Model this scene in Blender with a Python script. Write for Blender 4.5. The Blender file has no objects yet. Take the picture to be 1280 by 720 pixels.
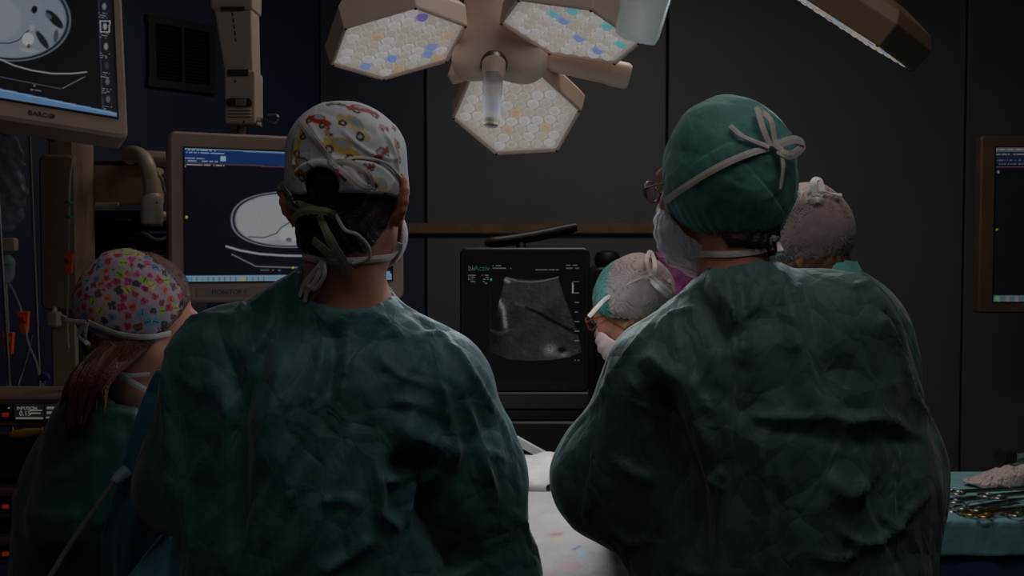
import bpy, math, random
import numpy as np
from mathutils import Vector, Matrix, Euler
from mathutils.bvhtree import BVHTree

random.seed(7)
RNG = np.random.default_rng(7)
SC = bpy.context.scene
COL = SC.collection
# ------------------------------------------------------------------ camera
F, CAMZ, PITCH = 1400.0, 1.54, math.radians(2.4555)
cam_d = bpy.data.cameras.new('camera'); cam = bpy.data.objects.new('camera', cam_d); COL.objects.link(cam)
cam_d.sensor_width = 36.0; cam_d.lens = 36.0 * F / 1280.0; cam_d.clip_start = 0.05; cam_d.clip_end = 60
cam.location = (0, 0, CAMZ); cam.rotation_euler = (math.pi / 2 - PITCH, 0, 0)
SC.camera = cam
# ------------------------------------------------------------------ world, exposure
w = bpy.data.worlds.new('world'); SC.world = w; w.use_nodes = True
w.node_tree.nodes['Background'].inputs[0].default_value = (0.5, 0.6, 0.7, 1)
w.node_tree.nodes['Background'].inputs[1].default_value = 0.02
SC.view_settings.view_transform = 'Standard'; SC.view_settings.look = 'None'
SC.view_settings.exposure = 0.0; SC.view_settings.gamma = 1.0
SC.cycles.max_bounces = 6; SC.cycles.transparent_max_bounces = 12
SC.cycles.use_denoising = True; SC.cycles.sample_clamp_indirect = 2.0
# ------------------------------------------------------------------ lights of the room, ceiling ones added
def lamp(kind, name, loc, target, energy, color, **kw):
    d = bpy.data.lights.new(name, kind); o = bpy.data.objects.new(name, d); COL.objects.link(o)
    o.location = loc; d.energy = energy; d.color = color
    v = Vector(target) - Vector(loc); o.rotation_euler = v.to_track_quat('-Z', 'Y').to_euler()
    for k, x in kw.items(): setattr(d, k, x)
    return o
# added unseen troffers for soft top light (their diffusers are built with the ceiling)
lamp('AREA', 'added_ceiling_glow', (0.45, 3.1, 2.93), (0.45, 3.1, 0), 10, (1.0, 0.93, 0.86), shape='RECTANGLE', size=1.15, size_y=0.55)
lamp('AREA', 'added_ceiling_glow', (0.6, 1.15, 2.93), (0.6, 1.15, 0), 4.3, (0.97, 0.97, 0.95), shape='RECTANGLE', size=1.15, size_y=0.55)
lamp('AREA', 'added_ceiling_glow', (-0.6, 0.2, 2.93), (-0.6, 0.2, 0), 1.9, (1.0, 0.93, 0.84), shape='RECTANGLE', size=1.15, size_y=0.55)

def W(px, py, Y):
    """room point seen at photo pixel px, py whose distance along +Y is Y"""
    dy = math.cos(PITCH) + math.sin(PITCH) * (360 - py) / F
    dz = -math.sin(PITCH) + math.cos(PITCH) * (360 - py) / F
    return np.array([(px - 640) / F / dy * Y, Y, CAMZ + dz / dy * Y])
def PX(P):
    P = np.asarray(P, float); d = P - np.array([0, 0, CAMZ]); c, s = math.cos(PITCH), math.sin(PITCH)
    z = d[..., 1] * c - d[..., 2] * s
    return 640 + F * d[..., 0] / z, 360 - F * (d[..., 1] * s + d[..., 2] * c) / z

# the surgical lamp's own light: one soft spot in each head
FIELD = (0.02, 2.25, 1.0)
HEADS = [((498.1, 56.6, 2.50), (0.361, -0.104, -2.273)), ((711.2, 41.0, 2.41), (-0.044, -0.319, -2.388)), ((644.7, 142.9, 2.70), (0.401, -0.537, -2.446))]
for (a, b, c), e in HEADS:
    p = W(a, b, c)
    lamp('SPOT', 'surgical_light_beam', p + np.array([0, 0, -0.03]), FIELD, 9.0, (0.88, 0.96, 1.0), spot_size=math.radians(108), spot_blend=0.35, shadow_soft_size=0.13)
lamp('SPOT', 'surgical_light_beam', W(1040, 45, 2.3), (-0.22, 1.78, 1.25), 9.0, (0.80, 0.94, 1.0), spot_size=math.radians(84), spot_blend=0.5, shadow_soft_size=0.12)

# ------------------------------------------------------------------ helpers: materials
def s2l(c):
    return tuple(((x / 255) / 12.92 if x / 255 <= 0.04045 else ((x / 255 + 0.055) / 1.055) ** 2.4) for x in c)
MATS = {}
def pm(name, col, rough=0.6, metal=0.0, var=0.12, nscale=30.0, bump=0.0, bscale=120.0, sheen=0.0, trans=0.0, alpha=1.0, emis=None, estr=0.0, attr=None, coat=0.0):
    """procedural material; col is the surface colour as sRGB 0-255"""
    if name in MATS: return MATS[name]
    m = bpy.data.materials.new(name); m.use_nodes = True; nt = m.node_tree; N = nt.nodes; L = nt.links
    b = N['Principled BSDF']; c = s2l(col) + (1,)
    b.inputs['Roughness'].default_value = rough; b.inputs['Metallic'].default_value = metal
    if sheen: b.inputs['Sheen Weight'].default_value = sheen
    if trans: b.inputs['Transmission Weight'].default_value = trans
    if coat: b.inputs['Coat Weight'].default_value = coat
    b.inputs['Alpha'].default_value = alpha
    tc = N.new('ShaderNodeTexCoord'); no = N.new('ShaderNodeTexNoise'); no.inputs['Scale'].default_value = nscale; no.inputs['Detail'].default_value = 5
    L.new(tc.outputs['Object'], no.inputs['Vector'])
    mx = N.new('ShaderNodeMix'); mx.data_type = 'RGBA'; mx.blend_type = 'MULTIPLY'; mx.inputs['Factor'].default_value = 1
    rp = N.new('ShaderNodeMapRange'); rp.inputs['From Min'].default_value = 0.3; rp.inputs['From Max'].default_value = 0.7
    rp.inputs['To Min'].default_value = 1 - var; rp.inputs['To Max'].default_value = 1 + var
    L.new(no.outputs['Fac'], rp.inputs['Value'])
    if attr:
        at = N.new('ShaderNodeAttribute'); at.attribute_name = attr; L.new(at.outputs['Color'], mx.inputs['A'])
    else: mx.inputs['A'].default_value = c
    L.new(rp.outputs['Result'], mx.inputs['B']); L.new(mx.outputs['Result'], b.inputs['Base Color'])
    if bump:
        nb = N.new('ShaderNodeTexNoise'); nb.inputs['Scale'].default_value = bscale; nb.inputs['Detail'].default_value = 4
        L.new(tc.outputs['Object'], nb.inputs['Vector'])
        bp = N.new('ShaderNodeBump'); bp.inputs['Strength'].default_value = bump; bp.inputs['Distance'].default_value = 0.003
        L.new(nb.outputs['Fac'], bp.inputs['Height']); L.new(bp.outputs['Normal'], b.inputs['Normal'])
    if emis is not None:
        b.inputs['Emission Color'].default_value = s2l(emis) + (1,); b.inputs['Emission Strength'].default_value = estr
    MATS[name] = m; return m
def screen_mat(name, strength=1.0):
    if name in MATS: return MATS[name]
    m = bpy.data.materials.new(name); m.use_nodes = True; nt = m.node_tree; N = nt.nodes; L = nt.links
    b = N['Principled BSDF']; b.inputs['Base Color'].default_value = (0.004, 0.004, 0.005, 1); b.inputs['Roughness'].default_value = 0.45
    b.inputs['Specular IOR Level'].default_value = 0.2
    at = N.new('ShaderNodeAttribute'); at.attribute_name = 'col'
    L.new(at.outputs['Color'], b.inputs['Emission Color']); b.inputs['Emission Strength'].default_value = strength
    MATS[name] = m; return m
def paper_mat(name, col, scale=9.0, strength=0.5, sheen=0.25, rough=0.62, attr=None):
    """crinkled non-woven cloth: colour plus creased relief from stretched voronoi cells"""
    m = pm(name, col, rough=rough, var=0.14, nscale=6, sheen=sheen, attr=attr); nt = m.node_tree; N = nt.nodes; L = nt.links
    b = N['Principled BSDF']; tc = N.new('ShaderNodeTexCoord')
    ns = N.new('ShaderNodeTexNoise'); ns.inputs['Scale'].default_value = 4; ns.inputs['Detail'].default_value = 3
    L.new(tc.outputs['Object'], ns.inputs['Vector'])
    ad = N.new('ShaderNodeMix'); ad.data_type = 'RGBA'; ad.blend_type = 'LINEAR_LIGHT'; ad.inputs['Factor'].default_value = 0.05
    mp = N.new('ShaderNodeMapping'); mp.inputs['Rotation'].default_value = (0.25, 0.35, 0.2); mp.inputs['Scale'].default_value = (1.0, 1.0, 0.62)
    L.new(tc.outputs['Object'], mp.inputs['Vector']); L.new(mp.outputs['Vector'], ad.inputs['A']); L.new(ns.outputs['Color'], ad.inputs['B'])
    prev = None
    for sc, dist in ((scale, 0.026), (scale * 2.3, 0.012), (scale * 6, 0.0022)):
        v = N.new('ShaderNodeTexVoronoi'); v.feature = 'DISTANCE_TO_EDGE'; v.inputs['Scale'].default_value = sc
        L.new(ad.outputs['Result'], v.inputs['Vector'])
        bp = N.new('ShaderNodeBump'); bp.inputs['Strength'].default_value = strength; bp.inputs['Distance'].default_value = dist
        L.new(v.outputs['Distance'], bp.inputs['Height'])
        if prev: L.new(prev.outputs['Normal'], bp.inputs['Normal'])
        prev = bp
    L.new(prev.outputs['Normal'], b.inputs['Normal'])
    return m
def sheer_mat(name, col, cover=0.6, edge=0.95, attr=None, rough=0.7):
    """thin see-through cloth: covers more where it is seen at a slant"""
    if name in MATS: return MATS[name]
    m = paper_mat(name, col, scale=16, strength=0.25, attr=attr); nt = m.node_tree; N = nt.nodes; L = nt.links
    b = N['Principled BSDF']; out = N['Material Output']
    tr = N.new('ShaderNodeBsdfTransparent'); tl = N.new('ShaderNodeBsdfTranslucent'); m1 = N.new('ShaderNodeMixShader'); m2 = N.new('ShaderNodeMixShader')
    m1.inputs[0].default_value = 0.3
    if attr:
        at = N.new('ShaderNodeAttribute'); at.attribute_name = attr; L.new(at.outputs['Color'], tl.inputs['Color'])
    else: tl.inputs['Color'].default_value = s2l(col) + (1,)
    L.new(b.outputs[0], m1.inputs[1]); L.new(tl.outputs[0], m1.inputs[2])
    lw = N.new('ShaderNodeLayerWeight'); lw.inputs['Blend'].default_value = 0.35
    mr = N.new('ShaderNodeMapRange'); mr.inputs['To Min'].default_value = cover; mr.inputs['To Max'].default_value = edge
    L.new(lw.outputs['Facing'], mr.inputs['Value'])
    nz = N.new('ShaderNodeTexNoise'); nz.inputs['Scale'].default_value = 45; nz.inputs['Detail'].default_value = 6
    tc = N.new('ShaderNodeTexCoord'); L.new(tc.outputs['Object'], nz.inputs['Vector'])
    ma = N.new('ShaderNodeMath'); ma.operation = 'MULTIPLY_ADD'; L.new(nz.outputs['Fac'], ma.inputs[0]); ma.inputs[1].default_value = 0.5; ma.inputs[2].default_value = -0.25
    mb = N.new('ShaderNodeMath'); mb.operation = 'ADD'; mb.use_clamp = True; L.new(ma.outputs[0], mb.inputs[0]); L.new(mr.outputs[0], mb.inputs[1])
    L.new(mb.outputs[0], m2.inputs[0]); L.new(tr.outputs[0], m2.inputs[1]); L.new(m1.outputs[0], m2.inputs[2]); L.new(m2.outputs[0], out.inputs['Surface'])
    return m

# ------------------------------------------------------------------ helpers: objects
def thing(name, label, cat, loc=(0, 0, 0), group=None):
    o = bpy.data.objects.new(name, None); COL.objects.link(o); o.empty_display_size = 0.1
    o.location = tuple(float(x) for x in loc); o['label'] = label; o['category'] = cat
    if group: o['group'] = group
    return o
def tag(o, label=None, cat=None, group=None, kind=None):
    if label: o['label'] = label
    if cat: o['category'] = cat
    if group: o['group'] = group
    if kind: o['kind'] = kind
    return o
def wloc(o):
    v = Vector((0, 0, 0)); 
    while o is not None: v = v + o.location; o = o.parent
    return v
def link(name, me, mat, parent=None, smooth=True, label=None, kind=None):
    o = bpy.data.objects.new(name, me); COL.objects.link(o)
    for mm in (mat if isinstance(mat, (list, tuple)) else [mat]): me.materials.append(mm)
    if smooth: me.polygons.foreach_set('use_smooth', [True] * len(me.polygons))
    if parent is not None:
        o.parent = parent; o.location = -wloc(parent)     # geometry is given in room coordinates
    if label: o['label'] = label
    if kind: o['kind'] = kind
    return o
def mesh(name, V, Fc):
    me = bpy.data.meshes.new(name)
    me.from_pydata([tuple(map(float, v)) for v in V], [], [tuple(int(i) for i in f) for f in Fc]); me.update(); return me
def npmesh(name, V, Q):
    """fast mesh from arrays of vertices and quads"""
    me = bpy.data.meshes.new(name); n = len(V); q = len(Q)
    me.vertices.add(n); me.vertices.foreach_set('co', np.asarray(V, np.float32).ravel())
    me.loops.add(q * 4); me.loops.foreach_set('vertex_index', np.asarray(Q, np.int32).ravel())
    me.polygons.add(q); me.polygons.foreach_set('loop_start', np.arange(0, q * 4, 4, dtype=np.int32))
    me.polygons.foreach_set('loop_total', np.full(q, 4, np.int32)); me.update(); me.validate(); return me
def setcol(me, C, name='col'):
    a = me.color_attributes.new(name, 'FLOAT_COLOR', 'POINT')
    C = np.concatenate([C, np.ones((len(C), 1))], 1).astype(np.float32); a.data.foreach_set('color', C.ravel())
def lin(c):
    c = np.asarray(c, float) / 255; return np.where(c <= 0.04045, c / 12.92, ((c + 0.055) / 1.055) ** 2.4)

class MB:
    def __init__(s): s.v = []; s.f = []
    def add(s, V, Fc):
        o = len(s.v); s.v += [tuple(map(float, x)) for x in V]; s.f += [tuple(i + o for i in f) for f in Fc]; return s
    def box(s, c, d, M=None):
        V = [Vector((x * d[0] / 2, y * d[1] / 2, z * d[2] / 2)) for x in (-1, 1) for y in (-1, 1) for z in (-1, 1)]
        if M is not None: V = [M @ v for v in V]
        V = [v + Vector(c) for v in V]
        return s.add(V, [(0, 1, 3, 2), (4, 6, 7, 5), (0, 4, 5, 1), (2, 3, 7, 6), (0, 2, 6, 4), (1, 5, 7, 3)])
    def rbox(s, c, d, r=0.01, M=None, seg=5, ch=0.003):
        """rounded-rectangle plate: width d0 (x), depth d1 (y), height d2 (z), corners r, edge chamfer ch"""
        def ring(ins, y):
            out = []
            for k, (sx, sz) in enumerate(((1, 1), (-1, 1), (-1, -1), (1, -1))):
                cx = sx * (d[0] / 2 - r); cz = sz * (d[2] / 2 - r)
                for j in range(seg + 1):
                    a = math.pi / 2 * (k + j / seg); out.append(Vector((cx + (r - ins) * math.cos(a), y, cz + (r - ins) * math.sin(a))))
            return out
        rings = [ring(ch, -d[1] / 2), ring(0, -d[1] / 2 + ch), ring(0, d[1] / 2 - ch), ring(ch, d[1] / 2)]
        n = len(rings[0]); V = [v for R in rings for v in R]; Fc = [tuple(range(n)), tuple(reversed(range(3 * n, 4 * n)))]
        for k in range(3):
            for i in range(n): j = (i + 1) % n; Fc.append((k * n + i, (k + 1) * n + i, (k + 1) * n + j, k * n + j))
        if M is not None: V = [M @ v for v in V]
        return s.add([v + Vector(c) for v in V], Fc)
    def tube(s, P, r, seg=10, cap=True, flat=1.0):
        P = [Vector(p) for p in P]; n = len(P); R = r if hasattr(r, '__len__') else [r] * n
        up = None; V = []
        for i, p in enumerate(P):
            t = (P[min(i + 1, n - 1)] - P[max(i - 1, 0)]).normalized()
            if up is None: up = t.orthogonal().normalized()
            up = (up - t * up.dot(t)).normalized(); q = t.cross(up)
            V += [p + (up * math.cos(2 * math.pi * k / seg) * flat + q * math.sin(2 * math.pi * k / seg)) * R[i] for k in range(seg)]
        Fc = [(i * seg + k, i * seg + (k + 1) % seg, (i + 1) * seg + (k + 1) % seg, (i + 1) * seg + k) for i in range(n - 1) for k in range(seg)]
        if cap: Fc += [tuple(reversed(range(seg))), tuple(range((n - 1) * seg, n * seg))]
        return s.add(V, Fc)
    def lathe(s, c, prof, seg=20, M=None):
        V = []; n = len(prof)
        for r, z in prof:
            for k in range(seg):
                a = 2 * math.pi * k / seg; v = Vector((r * math.cos(a), r * math.sin(a), z)); V.append((M @ v if M is not None else v) + Vector(c))
        Fc = [(i * seg + k, i * seg + (k + 1) % seg, (i + 1) * seg + (k + 1) % seg, (i + 1) * seg + k) for i in range(n - 1) for k in range(seg)]
        Fc += [tuple(reversed(range(seg))), tuple(range((n - 1) * seg, n * seg))]
        return s.add(V, Fc)
    def prism(s, pts, d):
        """pts: 3D polygon, extruded by vector d"""
        n = len(pts); V = [Vector(p) for p in pts] + [Vector(p) + Vector(d) for p in pts]
        return s.add(V, [tuple(range(n)), tuple(reversed(range(n, 2 * n)))] + [(i, n + i, n + (i + 1) % n, (i + 1) % n) for i in range(n)])
    def build(s, name, mat, parent=None, smooth=False, label=None, kind=None):
        o = link(name, mesh(name, s.v, s.f), mat, parent, False, label, kind)
        if smooth:
            o.data.polygons.foreach_set('use_smooth', [True] * len(o.data.polygons))
            o.data.set_sharp_from_angle(angle=math.radians(40))
        return o
def spline(P, n=6):
    P = [np.asarray(p, float) for p in P]; out = []
    Q = [2 * P[0] - P[1]] + P + [2 * P[-1] - P[-2]]
    for i in range(1, len(Q) - 2):
        for k in range(n):
            t = k / n; a, b, c, d = Q[i - 1:i + 3]
            out.append(0.5 * ((2 * b) + (c - a) * t + (2 * a - 5 * b + 4 * c - d) * t * t + (3 * b - a - 3 * c + d) * t ** 3))
    out.append(P[-1]); return out
def text(name, body, size, loc, M, mat, parent, align='LEFT', ext=0.0004, label=None):
    """lettering that lies in the local XZ plane of rotation M (reads along +X, up +Z)"""
    c = bpy.data.curves.new(name, 'FONT'); c.body = body; c.size = size; c.extrude = ext; c.align_x = align; c.align_y = 'CENTER'
    tmp = bpy.data.objects.new(name, c); me = bpy.data.meshes.new_from_object(tmp); bpy.data.objects.remove(tmp); bpy.data.curves.remove(c)
    me.materials.append(mat); o = bpy.data.objects.new(name, me); COL.objects.link(o)
    o.parent = parent; o.location = Vector(loc) - wloc(parent)
    o.rotation_euler = (M.to_3x3() @ Euler((math.pi / 2, 0, 0)).to_matrix()).to_euler()
    if label: o['label'] = label
    return o

# ------------------------------------------------------------------ helpers: distance fields -> smooth continuous meshes
def rc(p, a, b, ra, rb=None):
    rb = ra if rb is None else rb; a = np.asarray(a, np.float32); b = np.asarray(b, np.float32); ab = b - a; pa = p - a
    t = np.clip(pa @ ab / float(ab @ ab), 0, 1); q = pa - t[:, None] * ab
    return np.sqrt((q * q).sum(1)) - (ra + t * (rb - ra))
def ell(p, c, r, M=None):
    q = p - np.asarray(c, np.float32)
    if M is not None: q = q @ np.asarray(M, np.float32)
    r = np.asarray(r, np.float32); k0 = np.sqrt(((q / r) ** 2).sum(1)); k1 = np.sqrt(((q / r ** 2) ** 2).sum(1)) + 1e-6
    return k0 * (k0 - 1) / k1
def sm(a, b, k):
    h = np.maximum(k - np.abs(a - b), 0) / k; return np.minimum(a, b) - h * h * k * 0.25
def smax(a, b, k): return -sm(-a, -b, k)
def rotz(a): c, s = math.cos(a), math.sin(a); return np.array([[c, -s, 0], [s, c, 0], [0, 0, 1]])
def rotx(a): c, s = math.cos(a), math.sin(a); return np.array([[1, 0, 0], [0, c, -s], [0, s, c]])
def roty(a): c, s = math.cos(a), math.sin(a); return np.array([[c, 0, s], [0, 1, 0], [-s, 0, c]])
def snet(f, lo, hi, h, newton=2):
    lo = np.asarray(lo, np.float32); n = np.ceil((np.asarray(hi) - lo) / h).astype(int) + 1
    ax = [lo[i] + h * np.arange(n[i], dtype=np.float32) for i in range(3)]
    D = np.empty(n, np.float32); yz = np.stack(np.meshgrid(ax[1], ax[2], indexing='ij'), -1).reshape(-1, 2)
    step = max(1, 300000 // len(yz))
    for i in range(0, n[0], step):
        xs = ax[0][i:i + step]; P = np.empty((len(xs), len(yz), 3), np.float32); P[..., 0] = xs[:, None]; P[..., 1:] = yz
        D[i:i + step] = f(P.reshape(-1, 3)).reshape(len(xs), n[1], n[2])
    S = D < 0; cnt = np.zeros(n - 1, np.int8); offs = [(a, b, c) for a in (0, 1) for b in (0, 1) for c in (0, 1)]
    for a, b, c in offs: cnt += S[a:n[0] - 1 + a, b:n[1] - 1 + b, c:n[2] - 1 + c]
    cell = np.argwhere((cnt > 0) & (cnt < 8)); idx = -np.ones(n - 1, np.int64); idx[tuple(cell.T)] = np.arange(len(cell))
    acc = np.zeros((len(cell), 3)); m = np.zeros(len(cell))
    for o in offs:
        for a in range(3):
            if o[a]: continue
            o2 = list(o); o2[a] = 1; A = D[tuple((cell + o).T)]; B = D[tuple((cell + o2).T)]; k = (A < 0) != (B < 0)
            t = np.where(k, A / np.where(k, A - B, 1), 0); e = np.array(o, float) + np.eye(3)[a] * t[:, None]
            acc += e * k[:, None]; m += k
    V = lo + (cell + acc / m[:, None]) * h; Q = []
    for a in range(3):
        b, c = (a + 1) % 3, (a + 2) % 3; sl0 = [slice(None)] * 3; sl1 = [slice(None)] * 3; sl0[a] = slice(0, -1); sl1[a] = slice(1, None)
        ch = S[tuple(sl0)] != S[tuple(sl1)]; e = np.argwhere(ch); e = e[(e[:, b] > 0) & (e[:, c] > 0) & (e[:, b] < n[b] - 1) & (e[:, c] < n[c] - 1)]
        eb = np.zeros(3, int); eb[b] = 1; ec = np.zeros(3, int); ec[c] = 1
        q = np.stack([idx[tuple((e - eb - ec).T)], idx[tuple((e - ec).T)], idx[tuple(e.T)], idx[tuple((e - eb).T)]], 1)
        ins = S[tuple(e.T)]; q[~ins] = q[~ins][:, ::-1]; Q.append(q)
    V = V.astype(np.float32)
    for _ in range(newton):
        d = f(V); g = grad(f, V); V = V - np.clip(d, -h, h)[:, None] * g
    return V, np.concatenate(Q)
def grad(f, V, e=0.0015):
    g = np.stack([f(V + np.float32(e) * np.eye(3, dtype=np.float32)[i]) - f(V - np.float32(e) * np.eye(3, dtype=np.float32)[i]) for i in range(3)], 1)
    return g / (np.linalg.norm(g, axis=1, keepdims=True) + 1e-9)
def vnormals(V, Q):
    n = np.cross(V[Q[:, 2]] - V[Q[:, 0]], V[Q[:, 3]] - V[Q[:, 1]]); N = np.zeros((len(V), 3))
    for k in range(4): np.add.at(N, Q[:, k], n)
    return N / (np.linalg.norm(N, axis=1, keepdims=True) + 1e-9)
def smoothmesh(V, Q, it=2):
    for _ in range(it):
        A = np.zeros_like(V); c = np.zeros(len(V))
        for k in range(4):
            np.add.at(A, Q[:, k], V[Q[:, (k + 1) % 4]]); np.add.at(c, Q[:, k], 1)
            np.add.at(A, Q[:, k], V[Q[:, (k + 3) % 4]]); np.add.at(c, Q[:, k], 1)
        V = V * 0.5 + 0.5 * A / c[:, None]
    return V
def crumple(V, spacing, amp, tilt=0.35, rng=RNG):
    """facets meeting in creases: difference of two upper envelopes of tilted bowls"""
    out = np.zeros(len(V)); lo = V.min(0); hi = V.max(0)
    S0 = V[rng.permutation(len(V))[:4000]]; keep = []
    for s in S0:                                    # thin the sites to the wanted spacing
        if not keep or np.min(((np.array(keep) - s) ** 2).sum(1)) > (spacing * 0.7) ** 2: keep.append(s)
        if len(keep) > 700: break
    S = np.array(keep, np.float32)
    for sg in (1, -1):
        g = rng.normal(size=S.shape).astype(np.float32) * tilt * 1.4; hh = rng.normal(size=len(S)).astype(np.float32) * spacing * 0.12
        best = np.full(len(V), -1e9, np.float32)
        for i in range(len(S)):
            d = V - S[i]; r2 = (d * d).sum(1); near = r2 < (3 * spacing) ** 2
            best[near] = np.maximum(best[near], hh[i] + d[near] @ g[i] - r2[near] * (0.28 / spacing))
        out += sg * best
    out = np.clip(out, -spacing, spacing); return out / (out.std() + 1e-9) * amp
def lownoise(V, scale, seed=0):
    r = np.random.default_rng(seed); o = np.zeros(len(V))
    for _ in range(7):
        k = r.normal(size=3); k /= np.linalg.norm(k); o += np.sin(V @ k * scale * r.uniform(0.6, 1.6) + r.uniform(0, 6.3))
    return o / 7
def bvh(V, Q): return BVHTree.FromPolygons([tuple(map(float, v)) for v in V], [tuple(map(int, q)) for q in Q])
CAMV = Vector((0, 0, CAMZ))
def hit(trees, px, py, lift=0.0, Y=None):
    d = (Vector(W(px, py, 2.0)) - CAMV).normalized(); best = None
    for t in trees:
        h = t.ray_cast(CAMV, d)
        if h[0] is not None and (best is None or h[3] < best[3]): best = h
    if best is None or best[3] > 4: 
        p = Vector(W(px, py, Y or 1.7)); return p, -d
    n = best[1]; n = n if n.dot(d) < 0 else -n
    return best[0] + n * lift, n
def creases(V, N, tree, lst):
    D = np.zeros(len(V))
    for pts, wd, ht, kind in lst:
        P = [];
        for (a, b) in pts:
            p, n = hit([tree], a, b)
            P.append(np.array(p))
        P = np.array(spline(P, 4)); near = np.min(((V[:, None, :] - P[None, ::2]) ** 2).sum(2), 1) < (wd * 3.5 + 0.05) ** 2
        ii = np.where(near)[0]; 
        if not len(ii): continue
        v = V[ii]; bd = np.full(len(ii), 1e9); bt = np.zeros(len(ii)); bs = np.ones(len(ii)); L = len(P) - 1
        for k in range(L):
            a, b = P[k], P[k + 1]; ab = b - a; pa = v - a; t = np.clip(pa @ ab / (ab @ ab + 1e-12), 0, 1); q = pa - t[:, None] * ab; d = np.sqrt((q * q).sum(1))
            sd = np.sign((np.cross(ab, N[ii]) * q).sum(1)); m = d < bd; bd[m] = d[m]; bt[m] = ((k + t) / L)[m]; bs[m] = sd[m]
        tp = np.clip(np.minimum(bt, 1 - bt) * 5, 0, 1) ** 0.7
        if kind == 'r': pr = np.exp(-bd / wd) - 0.35 * np.exp(-(bd / (2.2 * wd)) ** 2)      # pinched ridge
        elif kind == 'g': pr = np.exp(-(bd / wd) ** 2)                                     # soft ridge
        elif kind == 's': pr = np.tanh(bs * bd / 0.006) * np.exp(-bd / wd)                 # overlapping edge
        D[ii] += tp * ht * pr * (1.8 if kind != 'g' else 1.3)
    return D

# ------------------------------------------------------------------ the setting
MW = pm('wall_grey', (96, 97, 101), rough=0.55, var=0.06, nscale=3)
MWB = pm('wall_blue', (38, 50, 78), rough=0.5, var=0.08, nscale=3)
MBLK = pm('matt_black', (12, 12, 13), rough=0.6)
def plane_struct(name, pts, thick, mat, kind='structure'):
    return tag(MB().prism(pts, thick).build(name, mat), kind=kind)
fl = tag(MB().prism([(-2.9, -1.7, -0.06), (3.3, -1.7, -0.06), (3.3, 5.2, -0.06), (-2.9, 5.2, -0.06)], (0, 0, 0.06)).build('floor', pm('floor_vinyl', (90, 96, 100), rough=0.35, var=0.08, nscale=8)), kind='structure')
cl = tag(MB().prism([(-2.9, -1.7, 3.0), (3.3, -1.7, 3.0), (3.3, 5.2, 3.0), (-2.9, 5.2, 3.0)], (0, 0, 0.06)).build('ceiling', pm('ceiling_white', (90, 90, 90), rough=0.8)), kind='structure')
for (x, y) in ((0.45, 3.1), (0.6, 1.15), (-0.6, 0.2)):  # panels added out of view to carry the ceiling lamps
    t = thing('added_ceiling_panel', 'added ceiling light panel, out of view, above the %s' % ('instrument and operating tables' if y > 3 else 'right surgeon' if x > 0 else 'camera side of the room'), 'light', (x, y, 2.95))
    b = MB()
    for dx, dy, sx, sy in ((0, 0.3, 1.24, 0.03), (0, -0.3, 1.24, 0.03), (0.605, 0, 0.03, 0.57), (-0.605, 0, 0.03, 0.57)): b.box((x + dx, y + dy, 2.965), (sx, sy, 0.069))
    b.build('frame', pm('white_metal', (150, 146, 142), 0.5), t)
    MB().box((x, y, 2.97), (1.18, 0.57, 0.01)).build('diffuser', pm('light_diffuser', (160, 158, 150), 0.5, emis=(120, 116, 108), estr=1.0), t)
# back wall: recessed backing plus panels with open joints at the seams seen in the photo
YB = 5.0
wb = tag(MB().box((0.15, YB + 0.09, 1.5), (6.3, 0.1, 3.0)).build('wall_back', pm('joint_dark', (22, 22, 26), 0.8)), kind='structure')
seams = [W(400, 300, YB)[0], W(532, 300, YB)[0], W(833, 300, YB)[0], W(1205, 300, YB)[0], 3.28]
for i in range(4):
    a, b = seams[i] + 0.006, seams[i + 1] - 0.006
    o = MB().rbox(((a + b) / 2, YB + 0.02, 1.5), (b - a, 0.04, 2.99), 0.004, ch=0.003).build('wall_panel', MW if i else pm('wall_blue_grey', (56, 64, 84), rough=0.55, var=0.06, nscale=3), wb)
# angled left wall
cor = np.array([W(400, 300, YB)[0], YB]); dirw = np.array([-0.82, -1.0]); dirw /= np.linalg.norm(dirw); end = cor + dirw * 3.1
nw = np.array([dirw[1], -dirw[0]]);  nw = -nw if nw @ (-cor) < 0 else nw        # into the room
def LW(s, z, off=0.0): q = cor + dirw * s + nw * off; return Vector((q[0], q[1], z))
wl = MB().prism([LW(0, 0), LW(3.1, 0), LW(3.1, 3), LW(0, 3)], tuple(LW(0, 0, -0.1) - LW(0, 0))).build('wall_left', MWB); tag(wl, kind='structure')
plane_struct('wall_side', [(end[0], end[1], 0), (end[0], -1.6, 0), (end[0], -1.6, 3), (end[0], end[1], 3)], (-0.1, 0, 0), MWB)
plane_struct('wall_right', [(3.2, -1.6, 0), (3.2, 5.05, 0), (3.2, 5.05, 3), (3.2, -1.6, 3)], (0.1, 0, 0), MW)
plane_struct('wall_front', [(-2.9, -1.6, 0), (3.3, -1.6, 0), (3.3, -1.6, 3), (-2.9, -1.6, 3)], (0, -0.1, 0), MW)
for s in (1.15, 2.15):
    tag(MB().prism([LW(s, 0.1, 0.001), LW(s + 0.012, 0.1, 0.001), LW(s + 0.012, 2.98, 0.001), LW(s, 2.98, 0.001)], tuple(LW(0, 0, 0.006) - LW(0, 0))).build('trim_1' if s < 2 else 'trim_2', pm('joint_dark', (22, 22, 26), 0.8)), kind='structure')
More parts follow.
